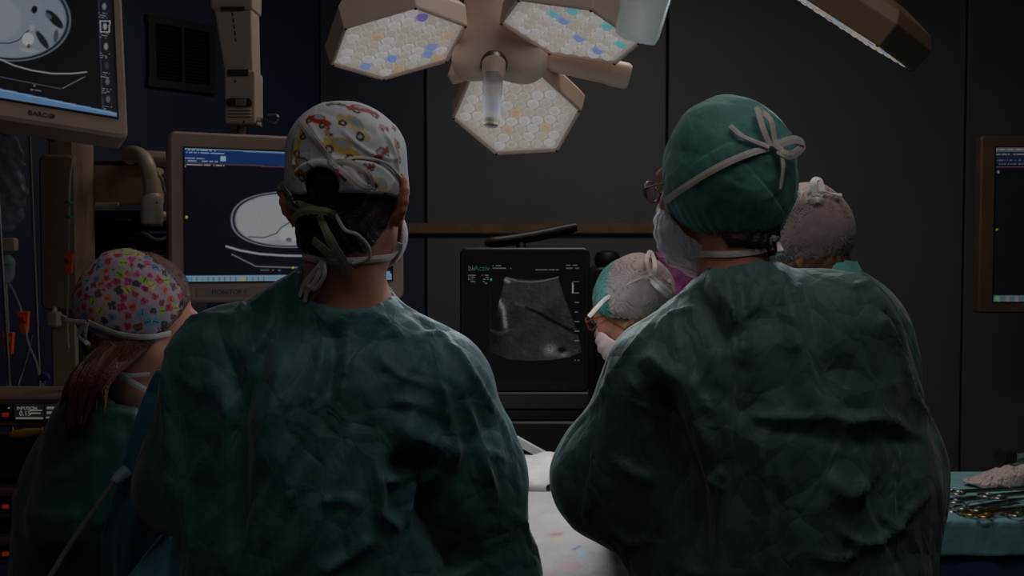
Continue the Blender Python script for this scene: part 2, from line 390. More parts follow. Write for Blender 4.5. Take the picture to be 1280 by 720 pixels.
# bronze bumper rail on the back wall
ra, rb_ = W(402, 286, YB - 0.03), W(905, 284, YB - 0.03)
tag(MB().rbox(((ra[0] + rb_[0]) / 2, YB - 0.015, ra[2]), (rb_[0] - ra[0], 0.03, 0.052), 0.012, ch=0.008).build('trim_3', pm('rail_bronze', (125, 96, 72), rough=0.5, var=0.2, nscale=12), smooth=True), kind='structure')
for nm, p, d in (('baseboard_back', (0.9, YB - 0.012, 0.05), (4.5, 0.025, 0.1)), ('baseboard_right', (3.19, 1.7, 0.05), (0.025, 6.5, 0.1))):
    tag(MB().rbox(p, d, 0.004, ch=0.003).build(nm, pm('baseboard_grey', (50, 50, 54))), kind='structure')
# wall vent on the angled wall
def wall_s(px):                                           # distance along the angled wall seen at this column
    k = (px - 640) / F; return (k * cor[1] - cor[0]) / (dirw[0] - k * dirw[1])
s0, s1 = wall_s(264), wall_s(190); q0 = LW(s0, 0); z1 = W(264, 37, q0.y)[2]; z0 = W(264, 113, q0.y)[2]
vt = thing('wall_vent', 'black square louvred air vent high on the dark blue wall', 'vent', LW((s0 + s1) / 2, z0))
ex = (LW(s1, 0) - LW(s0, 0)).normalized(); VM = Matrix((tuple(ex), tuple(Vector((nw[0], nw[1], 0))), (0, 0, 1))).transposed()
mv = pm('vent_black', (26, 26, 29), 0.5)
c = LW((s0 + s1) / 2, (z0 + z1) / 2, 0.012); wv = s1 - s0; hv = z1 - z0
b = MB()
for dx, dz, sx, sz in ((0, hv / 2, wv + 0.04, 0.03), (0, -hv / 2, wv + 0.04, 0.03), (wv / 2, 0, 0.03, hv - 0.03), (-wv / 2, 0, 0.03, hv - 0.03), (0, 0, 0.014, hv - 0.03)):
    b.box(c + VM @ Vector((dx, 0, dz)), (sx, 0.024, sz), VM)
b.build('frame', mv, vt)
for i in range(16):
    z = -hv / 2 + 0.02 + (hv - 0.04) * (i + 0.5) / 16
    MB().box(c + VM @ Vector((0, -0.002, z)), (wv - 0.04, 0.003, 0.014), VM @ Matrix.Rotation(0.6, 3, 'X')).build('slat', mv, vt)

# ------------------------------------------------------------------ people: shared anatomy
SKIN = pm('skin', (190, 125, 108), rough=0.5, var=0.1, nscale=40, bump=0.15, bscale=300)
SKIN.node_tree.nodes['Principled BSDF'].inputs['Subsurface Weight'].default_value = 0.15
SKIN.node_tree.nodes['Principled BSDF'].inputs['Subsurface Radius'].default_value = (0.02, 0.006, 0.003)
GLOVE = pm('glove_latex', (215, 205, 190), rough=0.4, var=0.05)
SCRUB = paper_mat('scrub_trouser', (30, 74, 62), scale=6, strength=0.4)
CLOG = pm('clog_white', (180, 180, 178), rough=0.5)
class Head:
    def __init__(s, c, yaw, pitch=0.0, roll=0.0, scale=1.0):
        s.c = np.asarray(c, np.float32); s.M = (rotz(yaw) @ rotx(pitch) @ roty(roll)).astype(np.float32); s.s = scale; s.ear = 52
    def loc(s, p): return (p - s.c) @ s.M / s.s
    def w(s, q): return s.c + (np.asarray(q, float) * s.s) @ s.M.T
    def skull(s, p):
        q = s.loc(p).astype(np.float32); d = ell(q, (0, -0.014, 0.032), (0.075, 0.095, 0.086))
        d = sm(d, ell(q, (0, 0.03, -0.03), (0.062, 0.064, 0.088)), 0.04)
        for x in (-1, 1):
            d = sm(d, rc(q, (x * 0.05, 0.01, -0.055), (x * 0.02, 0.062, -0.088), 0.02, 0.017), 0.03)
        d = sm(d, ell(q, (0, 0.07, -0.092), (0.022, 0.02, 0.017)), 0.02)
        return d * s.s
    def skin(s, p, neck, rn=0.058):
        q = s.loc(p).astype(np.float32); d = s.skull(p) / s.s
        for x in (-1, 1):
            d = sm(d, ell(q, (x * 0.04, 0.068, -0.02), (0.024, 0.02, 0.02)), 0.02)                       # cheek
            d = smax(d, -ell(q, (x * 0.032, 0.101, 0.012), (0.018, 0.016, 0.012)), 0.012)                 # eye socket
            d = sm(d, ell(q, (x * 0.031, 0.081, 0.012), (0.014, 0.012, 0.01)), 0.003)
        d = sm(d, rc(q, (-0.035, 0.083, 0.032), (0.035, 0.083, 0.032), 0.01), 0.015)
        d = sm(d, rc(q, (0, 0.088, 0.015), (0, 0.113, -0.024), 0.007, 0.011), 0.012)
        d = sm(d, rc(q, (-0.013, 0.1, -0.03), (0.013, 0.1, -0.03), 0.008), 0.01)
        d = sm(d, rc(q, (-0.02, 0.09, -0.052), (0.02, 0.09, -0.052), 0.006), 0.008); d = sm(d, rc(q, (-0.017, 0.088, -0.064), (0.017, 0.088, -0.064), 0.007), 0.006)
        for x in (-1, 1):                                                                                  # ears: rim, bowl, lobe
            E = roty(x * 0.12) @ rotz(x * -0.0); a = math.radians(s.ear); ax = np.array([x * math.sin(a), -math.cos(a), 0]); c0 = np.array([x * (0.073 if s.ear > 30 else 0.068), -0.002, -0.004])
            pts = [c0 + ax * (0.016 + 0.017 * math.cos(t)) + np.array([0, 0, 0.031 * math.sin(t) + 0.003]) for t in np.linspace(-1.9, 2.4, 9)]
            for k in range(8): d = sm(d, rc(q, pts[k], pts[k + 1], 0.0042), 0.004)
            nrm = np.cross(ax, [0, 0, 1.0]); Mx = np.stack([ax, nrm, np.array([0, 0, 1.0])], 1)
            d = sm(d, ell(q, c0 + ax * 0.014, (0.019, 0.005, 0.027), Mx), 0.005)
            d = sm(d, ell(q, c0 + ax * 0.01 + np.array([0, 0, -0.031]), (0.01, 0.0055, 0.011), Mx), 0.006)
        nt = s.w((0, -0.028, -0.045)); d = d * s.s
        d = sm(d, rc(p, nt, neck, rn * 0.98, rn), 0.03)
        return d
def add_eyes(h, root):
    for x in (-1, 1):
        c = h.w((x * 0.031, 0.0835, 0.012)); b = MB(); b.lathe((0, 0, 0), [(0.0001, -0.0115)] + [(0.0115 * math.sin(t), -0.0115 * math.cos(t)) for t in np.linspace(0.3, 2.84, 8)] + [(0.0001, 0.0115)], 14)
        b.v = [tuple(np.array(v) + c) for v in b.v]; b.build('eye', pm('eye_white', (200, 190, 180), 0.2), root, smooth=True)
def body_mesh(h, neck, rn, chest, root, mat=SKIN, extra=None):
    """head, neck and chest as one surface; the chest stays inside the clothes"""
    def f(p):
        d = h.skin(p, neck, rn); d = sm(d, ell(p, chest[0], chest[1]), 0.05)
        if extra: d = extra(p, d)
        return d
    c = h.c; lo = np.minimum(c - 0.135, np.array(chest[0]) - np.array(chest[1]) - 0.02); hi = np.maximum(c + 0.145, np.array(chest[0]) + np.array(chest[1]) + 0.02)
    V, Q = snet(f, lo, hi, 0.0042); o = link('body', npmesh('body', V, Q), mat, root); return V, Q, o
def hand(root, wrist, direction, palm_dir, mat=GLOVE, curl=0.5, side=1, name='gloved_hand', fore=0.08):
    """palm, four unequal bent fingers and a thumb, as one surface"""
    w = np.asarray(wrist, float); d = np.asarray(direction, float); d /= np.linalg.norm(d); n = np.asarray(palm_dir, float); n -= d * (n @ d); n /= np.linalg.norm(n); x = np.cross(d, n) * side
    L = lambda a, b, c: w + x * a + d * b + n * c
    segs = []
    for k, (ox, ln) in enumerate(((-0.030, 0.068), (-0.010, 0.078), (0.011, 0.073), (0.031, 0.058))):
        p = L(ox * 0.95, 0.088 - abs(ox) * 0.15, 0); a = curl * 0.5
        for j, fr in enumerate((0.45, 0.3, 0.25)):
            a += curl * 0.6; q = p + (d * math.cos(a) + n * math.sin(a)) * ln * fr; segs.append((p, q, 0.0085 - j * 0.0008)); p = q
    t0 = L(-0.030, 0.028, 0.008); t1 = L(-0.052, 0.056, 0.02); t2 = L(-0.055, 0.082, 0.03)
    def f(p):
        Mx = np.stack([x, d, n], 1); r = ell(p, L(0, 0.05, 0), (0.042, 0.052, 0.016), Mx); r = sm(r, rc(p, L(0, -fore, 0), L(0, 0.02, 0), 0.032 + 0.04 * (fore - 0.08), 0.026), 0.03)
        r = sm(r, rc(p, L(-0.02, 0.02, 0.006), t0, 0.016), 0.015); r = sm(r, rc(p, t0, t1, 0.012, 0.0105), 0.008); r = sm(r, rc(p, t1, t2, 0.0105, 0.009), 0.004)
        for k, (a, b, rr) in enumerate(segs): r = sm(r, rc(p, a, b, rr, rr - 0.0006), 0.006 if k % 3 == 0 else 0.003)
        return r
    c = L(0, 0.05, 0.02); e = L(0, -fore - 0.04, 0); V, Q = snet(f, np.minimum(c - 0.12, e - 0.05), np.maximum(c + 0.12, e + 0.05), 0.0042); return link(name, npmesh(name, V, Q), mat, root)
def legs(root, x, y, yaw, hipz=0.92, mat=SCRUB):
    R = rotz(yaw)
    def T(a, b, c): return np.array([x, y, 0]) + R @ np.array([a, b, c])
    def f(p):
        d = ell(p, T(0, -0.01, hipz), (0.165, 0.13, 0.15))
        for s in (-1, 1):
            d = sm(d, rc(p, T(s * 0.085, 0, hipz - 0.05), T(s * 0.1, 0.01, 0.5), 0.095, 0.07), 0.05); d = sm(d, rc(p, T(s * 0.1, 0.01, 0.5), T(s * 0.105, -0.01, 0.1), 0.075, 0.066), 0.04)
        return smax(d, 0.05 - p[:, 2], 0.01)
    V, Q = snet(f, (x - 0.27, y - 0.27, 0.03), (x + 0.27, y + 0.27, hipz + 0.17), 0.016); link('trousers', npmesh('trousers', V, Q), mat, root)
    for s in (-1, 1):
        c = T(s * 0.105, 0.04, 0)
        def g(p):
            q = (p - c.astype(np.float32)) @ R.astype(np.float32); d = ell(q, (0, 0.04, 0.03), (0.046, 0.11, 0.05)); d = sm(d, ell(q, (0, -0.06, 0.04), (0.038, 0.055, 0.05)), 0.04); return smax(d, 0.001 - q[:, 2], 0.004)
        V, Q = snet(g, c - np.array([0.17, 0.17, 0.01]), c + np.array([0.17, 0.17, 0.11]), 0.009); link('clog', npmesh('clog', V, Q), CLOG, root)
def ribbon(name, pts, width, mat, parent, normals=None, thick=0.0012, n=6, label=None, twist=0.0):
    """a tape: pts are room points, normals the way its face points"""
    P = spline(pts, n); Nn = spline(normals, n) if normals is not None else [np.array([0, -1, 0])] * len(P); V = []; L = len(P)
    for i, p in enumerate(P):
        t = P[min(i + 1, L - 1)] - P[max(i - 1, 0)]; t = t / (np.linalg.norm(t) + 1e-9); nn = np.array(Nn[i]); nn = nn - t * (nn @ t); nn /= np.linalg.norm(nn) + 1e-9
        s = np.cross(t, nn); a = twist * i / L; s, nn = s * math.cos(a) + nn * math.sin(a), nn * math.cos(a) - s * math.sin(a)
        wd = (width[int(i * (len(width) - 1) / max(L - 1, 1))] if hasattr(width, '__len__') else width) / 2
        V += [p - s * wd, p + nn * 0.0007, p + s * wd, p + s * wd - nn * thick, p - nn * thick, p - s * wd - nn * thick]
    Fc = [(i * 6 + k, i * 6 + (k + 1) % 6, (i + 1) * 6 + (k + 1) % 6, (i + 1) * 6 + k) for i in range(L - 1) for k in range(6)] + [tuple(range(5, -1, -1)), tuple(range((L - 1) * 6, L * 6))]
    return link(name, mesh(name, V, Fc), mat, parent, False, label)
def tape(name, trees, pxs, width, mat, parent, lift=0.003, Y=1.7, **kw):
    P, Nn = [], []
    for q in pxs:
        p, nn = hit(trees, q[0], q[1], lift + (q[2] if len(q) > 2 else 0), Y); P.append(np.array(p)); Nn.append(np.array(nn))
    return ribbon(name, P, width, mat, parent, Nn, **kw)
def vfolds(V, slope, seed):
    """long hanging folds that deepen below the shoulders"""
    r = np.random.default_rng(seed); t = V[:, 0] - slope * (1.4 - V[:, 2]) + 0.02 * np.sin(V[:, 2] * 7 + V[:, 0] * 5); o = np.zeros(len(V))
    for k in (34, 57, 88): ph = r.uniform(0, 6.3); o += (np.abs(np.sin(t * k * 0.5 + ph)) ** 0.8 - 0.6) * (34 / k) * (0.6 + 0.4 * np.sin(V[:, 2] * 6 + ph))
    return -0.0115 * o * np.clip((1.40 - V[:, 2]) / 0.25, 0, 1)
def gown_from(f, lo, hi, h, crs, name, mat, root, amp=(0.004, 0.0022), seed=1, folds=None, holes=None):
    V, Q = snet(f, lo, hi, h); V = smoothmesh(V, Q, 1); N = grad(f, V.astype(np.float32), 0.004); T = bvh(V, Q)
    D = creases(V, N, T, crs); r = np.random.default_rng(seed)
    m = np.clip(lownoise(V, 9, seed) * 2.2 + 0.75, 0.15, 1.5)
    D += crumple(V, 0.11, amp[0], rng=r) + crumple(V, 0.05, amp[1], rng=r) * m
    for _ in range(1):
        A = np.zeros(len(V)); c_ = np.zeros(len(V))
        for k in range(4): np.add.at(A, Q[:, k], D[Q[:, (k + 1) % 4]] + D[Q[:, (k + 3) % 4]]); np.add.at(c_, Q[:, k], 2)
        D = 0.5 * D + 0.5 * A / c_
    if folds: D += folds(V)
    V2 = V + N * D[:, None]
    if holes is not None: V2 = holes(V2)
    o = link(name, npmesh(name, V2, Q), mat, root); return V2, Q, o, bvh(V2, Q)

# ================================================================== SURGEON ON THE LEFT (car-print cap)
GOWN_A = paper_mat('gown_teal', (54, 98, 104), scale=8, strength=0.85)
GOWN_B = paper_mat('gown_grey_teal', (62, 92, 92), scale=8, strength=0.8)
HAIRD = pm('hair_dark', (34, 24, 20), rough=0.5, var=0.35, nscale=90, bump=0.8, bscale=260)
WHITE_TIE = pm('tie_white', (205, 196, 192), rough=0.7, var=0.08, nscale=60, bump=0.2)
MASKM = paper_mat('mask_lilac', (212, 198, 208), scale=30, strength=0.4)
f32 = lambda *a: np.array(a, np.float32)

def make_hair(h, root, mat, region, neck=None, off=0.0045, hh=0.0035, amp=0.0022, name='hair', label=None):
    def f(p):
        q = h.loc(p); d = h.skull(p)
        if neck is not None: d = sm(d, rc(p, h.w((0, -0.028, -0.045)), neck, 0.057), 0.03)
        return smax(d - off, region(q), 0.01)
    V, Q = snet(f, h.c - 0.14, h.c + 0.14, hh); N = grad(f, V)
    q = h.loc(V); V = V + N * (amp * np.sin(q[:, 0] * 420 + np.sin(q[:, 2] * 90) * 2) * np.sin(q[:, 2] * 55 + q[:, 0] * 60) + amp * 0.6 * lownoise(V, 300, 3))[:, None]
    return link(name, npmesh(name, V, Q), mat, root, label=label)

def surgeon_left():
    root = thing('person', 'surgeon in teal gown and white cap with red and yellow cars, seen from behind', 'person', (W(430, 400, 1.7)[0], 1.72, 0))
    h = Head(W(436, 247, 1.70), math.radians(-14), math.radians(-6), 0.0, 1.0)
    neck = W(432, 372, 1.71)
    V, Q, body = body_mesh(h, neck, 0.06, (W(420, 450, 1.73), (0.15, 0.09, 0.11)), root); bt = bvh(V, Q); add_eyes(h, root)
    y0 = 1.72
    P = lambda a, b, c=y0: W(a, b, c).astype(np.float32)
    def f(p):
        d = ell(p, P(405, 535), (0.215, 0.135, 0.21))
        d = sm(d, ell(p, P(395, 700), (0.205, 0.135, 0.26)), 0.08)
        d = sm(d, rc(p, P(420, 400), P(290, 438), 0.058, 0.064), 0.05)
        d = sm(d, rc(p, P(436, 408), P(540, 482), 0.058, 0.075), 0.05)
        d = sm(d, rc(p, P(262, 455), P(236, 600, 1.74), 0.070, 0.075), 0.06)                 # left upper arm
        d = sm(d, rc(p, P(240, 600, 1.74), P(300, 700, 2.02), 0.075, 0.052), 0.06)
        d = sm(d, rc(p, P(538, 500), P(580, 600, 1.76), 0.084, 0.092), 0.07)                # right upper arm
        d = sm(d, rc(p, P(580, 590, 1.76), P(603, 720, 1.80), 0.095, 0.09), 0.05)
        d = sm(d, rc(p, P(603, 720, 1.80), P(560, 670, 2.16), 0.085, 0.045), 0.05)
        for a, b, ra, rb in (((0, 0, 1.05), (0, 0, 0.42), 0.185, 0.25),):
            c = P(400, 600); q = p - f32(c[0], c[1] + 0.01, 0); q = q * f32(1, 1.45, 1); d = sm(d, rc(q, (0, 0, 1.08), (0, 0, 0.40), ra, rb) / 1.2, 0.08)
        d = sm(d, rc(p, P(426, 366), P(424, 396), 0.072, 0.082), 0.03)             # collar
        d = sm(d, rc(p, P(366, 392), P(392, 398), 0.05, 0.055), 0.03)
        d = smax(d, 0.36 - p[:, 2], 0.02)
        d = smax(d, -rc(p, h.w((0, -0.028, -0.045)), P(431, 374, 1.71), 0.062, 0.066), 0.012)       # neck opening
        return d
    C = [([(352, 344), (345, 400), (318, 450), (290, 520), (262, 600)], 0.010, 0.010, 's'),
         ([(200, 432), (232, 478), (262, 506)], 0.006, 0.008, 'r'),
         ([(205, 450), (212, 540), (215, 640)], 0.018, 0.010, 'g'),
         ([(285, 430), (300, 520), (296, 640), (300, 716)], 0.016, -0.013, 'g'),
         ([(262, 560), (232, 620), (238, 716)], 0.010, 0.010, 'r'),
         ([(405, 420), (392, 500), (350, 590), (312, 660), (300, 716)], 0.013, 0.013, 'r'),
         ([(438, 400), (428, 480), (400, 560), (345, 650), (320, 716)], 0.014, 0.014, 'r'),
         ([(418, 400), (412, 500), (385, 590), (330, 716)], 0.012, -0.012, 'g'),
         ([(350, 430), (342, 520), (322, 600)], 0.014, 0.009, 'g'),
         ([(448, 520), (420, 600), (392, 660), (360, 716)], 0.013, 0.012, 'r'),
         ([(412, 410), (440, 392), (480, 398), (505, 428), (530, 450)], 0.006, 0.008, 'r'),
         ([(456, 430), (500, 424), (524, 444), (536, 462)], 0.005, -0.009, 'r'),
         ([(515, 432), (545, 418), (570, 440), (600, 490)], 0.007, 0.010, 'r'),
         ([(540, 412), (590, 470), (628, 530), (650, 600)], 0.007, 0.008, 'r'),
         ([(500, 385), (560, 430), (610, 488), (640, 548)], 0.006, -0.008, 'r'),
         ([(545, 440), (556, 500), (570, 560), (566, 590)], 0.009, 0.012, 'r'),
         ([(560, 470), (590, 520), (608, 580), (618, 640)], 0.008, 0.009, 'r'),
         ([(470, 440), (500, 470), (540, 480), (575, 500)], 0.006, 0.006, 'r'),
         ([(480, 500), (520, 505), (560, 520)], 0.007, 0.007, 'r'),
         ([(500, 520), (520, 548), (552, 560), (562, 580)], 0.020, 0.018, 'g'),
         ([(505, 560), (520, 580), (545, 590)], 0.026, -0.022, 'g'),
         ([(478, 600), (500, 600), (530, 592), (548, 596)], 0.008, 0.018, 'r'),
         ([(476, 580), (476, 620), (478, 642), (505, 664)], 0.008, 0.018, 'r'),
         ([(524, 596), (518, 630), (512, 664)], 0.007, 0.016, 'r'),
         ([(532, 606), (548, 650), (574, 700), (580, 718)], 0.022, -0.030, 'g'),
         ([(590, 562), (615, 566), (640, 578)], 0.005, 0.006, 'r'),
         ([(598, 570), (616, 600), (628, 632)], 0.005, 0.007, 'r'),
         ([(395, 628), (430, 624), (455, 634)], 0.008, 0.009, 'r'),
         ([(470, 672), (430, 700), (400, 718)], 0.010, 0.012, 'r'),
         ([(258, 368), (280, 378), (302, 372), (300, 392)], 0.006, 0.010, 'r'),
         ([(225, 400), (250, 392), (300, 396)], 0.008, 0.008, 'r'),
         ([(632, 640), (660, 655), (668, 680)], 0.008, 0.008, 'r')]
    V, Q, g, gt = gown_from(f, (-0.78, 1.40, 0.33), (0.20, 2.30, 1.62), 0.0064, C, 'gown', GOWN_A, root, amp=(0.0032, 0.0014), seed=5, folds=lambda V: vfolds(V, -0.42, 5))
    # hair under and below the cap
    make_hair(h, root, HAIRD, lambda q: np.maximum(np.maximum(q[:, 1] - 0.055, -0.1 - q[:, 2] + 0.25 * np.abs(q[:, 0])), np.maximum(q[:, 1] - 0.0 - 0.55 * (q[:, 2] + 0.01), -1)), neck, off=0.0065)
    # cap: tall crown over a band, tied at the back with an opening
    co = P(405, 240)
    ho, hn = hit([bt], 404, 231); ho = np.array(ho)
    def fc(p):
        q = h.loc(p); d = ell(q, (0, -0.004, 0.035), (0.0895, 0.118, 0.108)); e = np.abs(d)
        top = ell(q, (0, -0.008, 0.062), (0.0865, 0.112, 0.083)); band = ell(q, (0, -0.004, 0.018), (0.0895, 0.122, 0.085))
        d = sm(top, band, 0.012); d = smax(d, -(h.skull(p) - 0.0068), 0.003)
        d = smax(d, -(q[:, 2] + 0.012 + 0.012 * np.clip(q[:, 0] * 0, 0, 1) - 0.55 * np.maximum(q[:, 1] - 0.02, 0) - 0.10 * np.abs(q[:, 0])), 0.004)
        d = smax(d, -rc(p, ho + f32(0, -0.1, 0.0), ho + f32(0, 0.02, 0.0), 0.0250), 0.004)
        return d
    V, Q = snet(fc, h.c + f32(-0.13, -0.14, -0.05), h.c + f32(0.13, 0.15, 0.16), 0.0021); N = grad(fc, V, 0.003); T0 = bvh(V, Q)
    D = creases(V, N, T0, [([(366, 232), (375, 208), (410, 198), (445, 200), (480, 210), (503, 240)], 0.004, 0.004, 's'), ([(385, 150), (400, 175), (420, 202)], 0.004, 0.003, 'g'),
        ([(425, 160), (445, 180), (470, 195), (500, 200)], 0.004, 0.003, 'g'), ([(440, 210), (465, 232), (490, 255)], 0.004, -0.003, 'g'), ([(480, 165), (492, 190), (500, 225)], 0.005, 0.003, 'g'),
        ([(372, 170), (368, 200), (370, 225)], 0.005, 0.003, 'g'), ([(395, 140), (430, 150), (470, 170)], 0.006, -0.002, 'g')])
    D += crumple(V, 0.035, 0.0012, rng=np.random.default_rng(3)); V = V + N * D[:, None]; N = vnormals(V, Q); ct = bvh(V, Q)
    Cc = np.tile(lin((205, 203, 208)), (len(V), 1)) * (1 + 0.06 * lownoise(V, 60, 4))[:, None]
    def decal(px, py, ang, size, kind, ctr=None, nrm=None):
        size *= 1.3
        if ctr is None: p, n = hit([ct], px, py); p = np.array(p); n = np.array(n)
        else: p, n = ctr, nrm
        right = np.cross([0, 0, 1.0], n) * 1.0; right /= np.linalg.norm(right) + 1e-9; up = np.cross(n, right)
        q = V - p; ii = np.where(((q * q).sum(1) < (size * 2.2) ** 2) & (N @ n > 0.1))[0]; q = q[ii]
        u = q @ right; v = q @ up; c, s = math.cos(ang), math.sin(ang); u, v = (u * c + v * s) / size, (-u * s + v * c) / size
        cols = {'red': (165, 38, 48), 'yellow': (200, 168, 70), 'cream': (196, 178, 130), 'pink': (205, 130, 130), 'brown': (120, 84, 40)}
        body = lin(cols[kind]); dk = lin((70, 52, 48))
        m = (np.abs(v + 0.02) < 0.24) & (np.abs(u) < 1.0) & (np.abs(u) ** 4 + (np.abs(v) / 0.3) ** 4 < 1); Cc[ii[m]] = body
        m = ((u + 0.1) / 0.55) ** 2 + ((v - 0.22) / 0.3) ** 2 < 1; Cc[ii[m]] = body * 0.85
        m = (((u + 0.1) / 0.4) ** 2 + ((v - 0.25) / 0.18) ** 2 < 1); Cc[ii[m]] = lin((150, 160, 168))
        for x in (-0.55, 0.55):
            r = np.sqrt((u - x) ** 2 + (v + 0.26) ** 2); Cc[ii[r < 0.24]] = dk; Cc[ii[r < 0.11]] = lin((170, 165, 160))
    for a in ((397, 150, -0.35, .017, 'red'), (443, 158, -0.85, .022, 'cream'), (455, 137, -0.2, .022, 'red'), (480, 160, 0.1, .010, 'pink'), (493, 160, 0.3, .009, 'red'), (427, 186, -0.4, .022, 'yellow'),
              (478, 192, 0.5, .014, 'red'), (459, 210, 0.3, .011, 'red'), (478, 235, -0.5, .019, 'cream'), (442, 252, -0.35, .021, 'red'), (371, 180, 1.2, .018, 'yellow'), (497, 190, 1.5, .016, 'pink'), (385, 215, 0.5, .016, 'brown'),
              (420, 130, -0.1, .012, 'brown'), (375, 245, 0.6, .012, 'yellow'), (410, 165, 2.0, .008, 'pink')): decal(*a)
    rr = np.random.default_rng(2); front = np.where((h.loc(V)[:, 1] > 0.03) & (N[:, 1] > 0.1))[0]
    for i in range(16):
        k = front[rr.integers(len(front))]; decal(0, 0, rr.uniform(-0.8, 0.8), rr.uniform(0.014, 0.021), ('red', 'yellow', 'cream')[i % 3], V[k].copy(), N[k].copy())
    me = npmesh('cap', V, Q); setcol(me, Cc)
    link('cap', me, pm('cap_print', (200, 200, 200), rough=0.75, var=0.05, nscale=200, attr='col', bump=0.15, bscale=700), root, label='white cloth cap printed with small red and yellow cars')
    # mask at the right cheek, under the ear
    def fm(p):
        q = h.loc(p); d = ell(q, (0, 0.062, -0.05), (0.07, 0.075, 0.062)); d = smax(d, -(h.skull(p) - 0.007), 0.002)
        return smax(smax(d, q[:, 2] + 0.004 - 0.2 * (q[:, 1] - 0.1), 0.004), 0.012 - q[:, 1], 0.004)
    Vm, Qm = snet(fm, h.c - 0.16, h.c + 0.17, 0.004); link('mask', npmesh('mask', Vm, Qm), MASKM, root)
    tr = [bt, ct]
    capm = pm('tie_print', (150, 142, 122), rough=0.75, var=0.3, nscale=50)
    rib = lambda nm, px, wd, mat, **k: tape(nm, tr, px, wd, mat, root, **k)
    rib('mask_tie', [(376, 152), (388, 168), (402, 184), (418, 206)], 0.0095, WHITE_TIE)
    rib('mask_tie', [(418, 206), (445, 198), (480, 203), (500, 222)], 0.004, WHITE_TIE)
    rib('mask_tie', [(418, 205, .004), (432, 204, .012), (452, 214, .014), (460, 226, .012), (446, 231, .012), (430, 218, .01), (418, 206, .005)], 0.010, WHITE_TIE, n=8)
    rib('mask_tie', [(418, 206, .004), (424, 216, .008), (432, 224, .008)], 0.010, pm('tie_red', (150, 50, 58), 0.7))
    rib('mask_tie', [(381, 320), (405, 325), (440, 325), (475, 322), (490, 318), (500, 304)], 0.010, WHITE_TIE, lift=0.004)
    rib('mask_tie', [(407, 324, .004), (398, 338, .01), (390, 352, .012), (384, 372, .012)], 0.0075, WHITE_TIE, Y=1.62)
    rib('mask_tie', [(408, 324, .004), (402, 345, .012), (394, 362, .014), (389, 378, .012)], 0.0075, WHITE_TIE, Y=1.62)
    rib('mask_tie', [(408, 325, .006), (410, 340, .014), (402, 356, .016), (394, 350, .014), (403, 330, .008)], 0.006, WHITE_TIE, Y=1.62)
    rib('cap_tie', [(402, 262, .012), (385, 250, .022), (370, 238, .012), (355, 232, 0), (350, 238, 0), (357, 247, 0), (374, 254, .012), (395, 263, .014)], 0.0125, capm, Y=1.60, n=8)
    rib('cap_tie', [(374, 279, .008), (385, 268, .02), (397, 260, .026), (412, 262, .022), (420, 268, .01)], 0.011, capm, Y=1.60, n=8)
    rib('cap_tie', [(404, 268, .012), (414, 290, .02), (423, 310, .02), (434, 334, .016)], [0.011, 0.013, 0.015, 0.017], capm, Y=1.60, n=8, label='cap tie of printed cloth hanging over the nape')
    rib('cap_tie', [(398, 296, .012), (408, 304, .016), (418, 316, .016)], 0.012, capm, Y=1.60)
    rib('cap_tie', [(420, 266, .008), (430, 285, .014), (442, 290, .018), (452, 304, .018), (453, 320, .014), (438, 327, .008)], 0.005, WHITE_TIE, Y=1.60, n=8)
    hand(root, W(556, 668, 2.18), (0.1, 1, -0.12), (-0.2, -0.1, -1)); hand(root, W(312, 706, 2.04), (0.35, 1, 0.0), (0.2, 0, -1), side=-1)
    legs(root, root.location.x, 1.74, 0)
    return root
surgeon_left()


# ================================================================== shared: bouffant caps, masks, assistants
def bouffant(h, root, mat, r=(0.097, 0.107, 0.103), ctr=(0, -0.022, 0.036), cut=(-0.03, 0.62), res=0.003, seed=1, paint=None, gath=0.003, tail=None, label=None):
    def f(p):
        q = h.loc(p); d = ell(q, ctr, r)
        d = smax(d, (cut[0] + cut[1] * q[:, 1]) - q[:, 2], 0.02)
        if tail is not None: d = sm(d, rc(p, tail[0], tail[1], 0.02, 0.006), 0.02)
        return d
    def shell(p): 
        d = f(p); q = h.loc(p); return smax(smax(d, -(d + 0.0045), 0.001), (cut[0] + 0.006 + cut[1] * q[:, 1]) - q[:, 2], 0.001)
    V, Q = snet(shell, h.c - 0.15, h.c + 0.155, res); N = grad(f, V, 0.003); q = h.loc(V); rg = np.random.default_rng(seed)
    e = q[:, 2] - (cut[0] + cut[1] * q[:, 1]); th = np.arctan2(q[:, 0], q[:, 1] + 0.02)
    D = gath * np.exp(-np.maximum(e, 0) / 0.03) * np.sin(th * 34 + 2 * np.sin(th * 5)) + crumple(V, 0.05, 0.0028, rng=rg) + crumple(V, 0.02, 0.001, rng=rg) * 0.8
    V = V + N * D[:, None]; me = npmesh('cap', V, Q)
    if paint: setcol(me, paint(h.loc(V), V))
    o = link('cap', me, mat, root, label=label); return V, Q, bvh(V, Q)
def face_mask(h, root, mat=MASKM, drop=0.0):
    def fm(p):
        q = h.loc(p); d = ell(q, (0, 0.044, -0.052 - drop), (0.078, 0.078, 0.07 + drop)); d = smax(d, -(h.skull(p) - 0.007), 0.002)
        return smax(smax(d, q[:, 2] - 0.004 - 1.15 * (q[:, 1] - 0.1), 0.004), 0.010 - q[:, 1], 0.004)
    V, Q = snet(fm, h.c - 0.17, h.c + 0.18, 0.004); N = grad(fm, V, 0.003); q = h.loc(V)
    V = V + N * (0.003 * np.sin(q[:, 2] * 260 + 20 * q[:, 0]) * np.exp(-((q[:, 0]) / 0.05) ** 2) + 0.002 * lownoise(V, 70, 3))[:, None]
    link('mask', npmesh('mask', V, Q), mat, root); return bvh(V, Q)
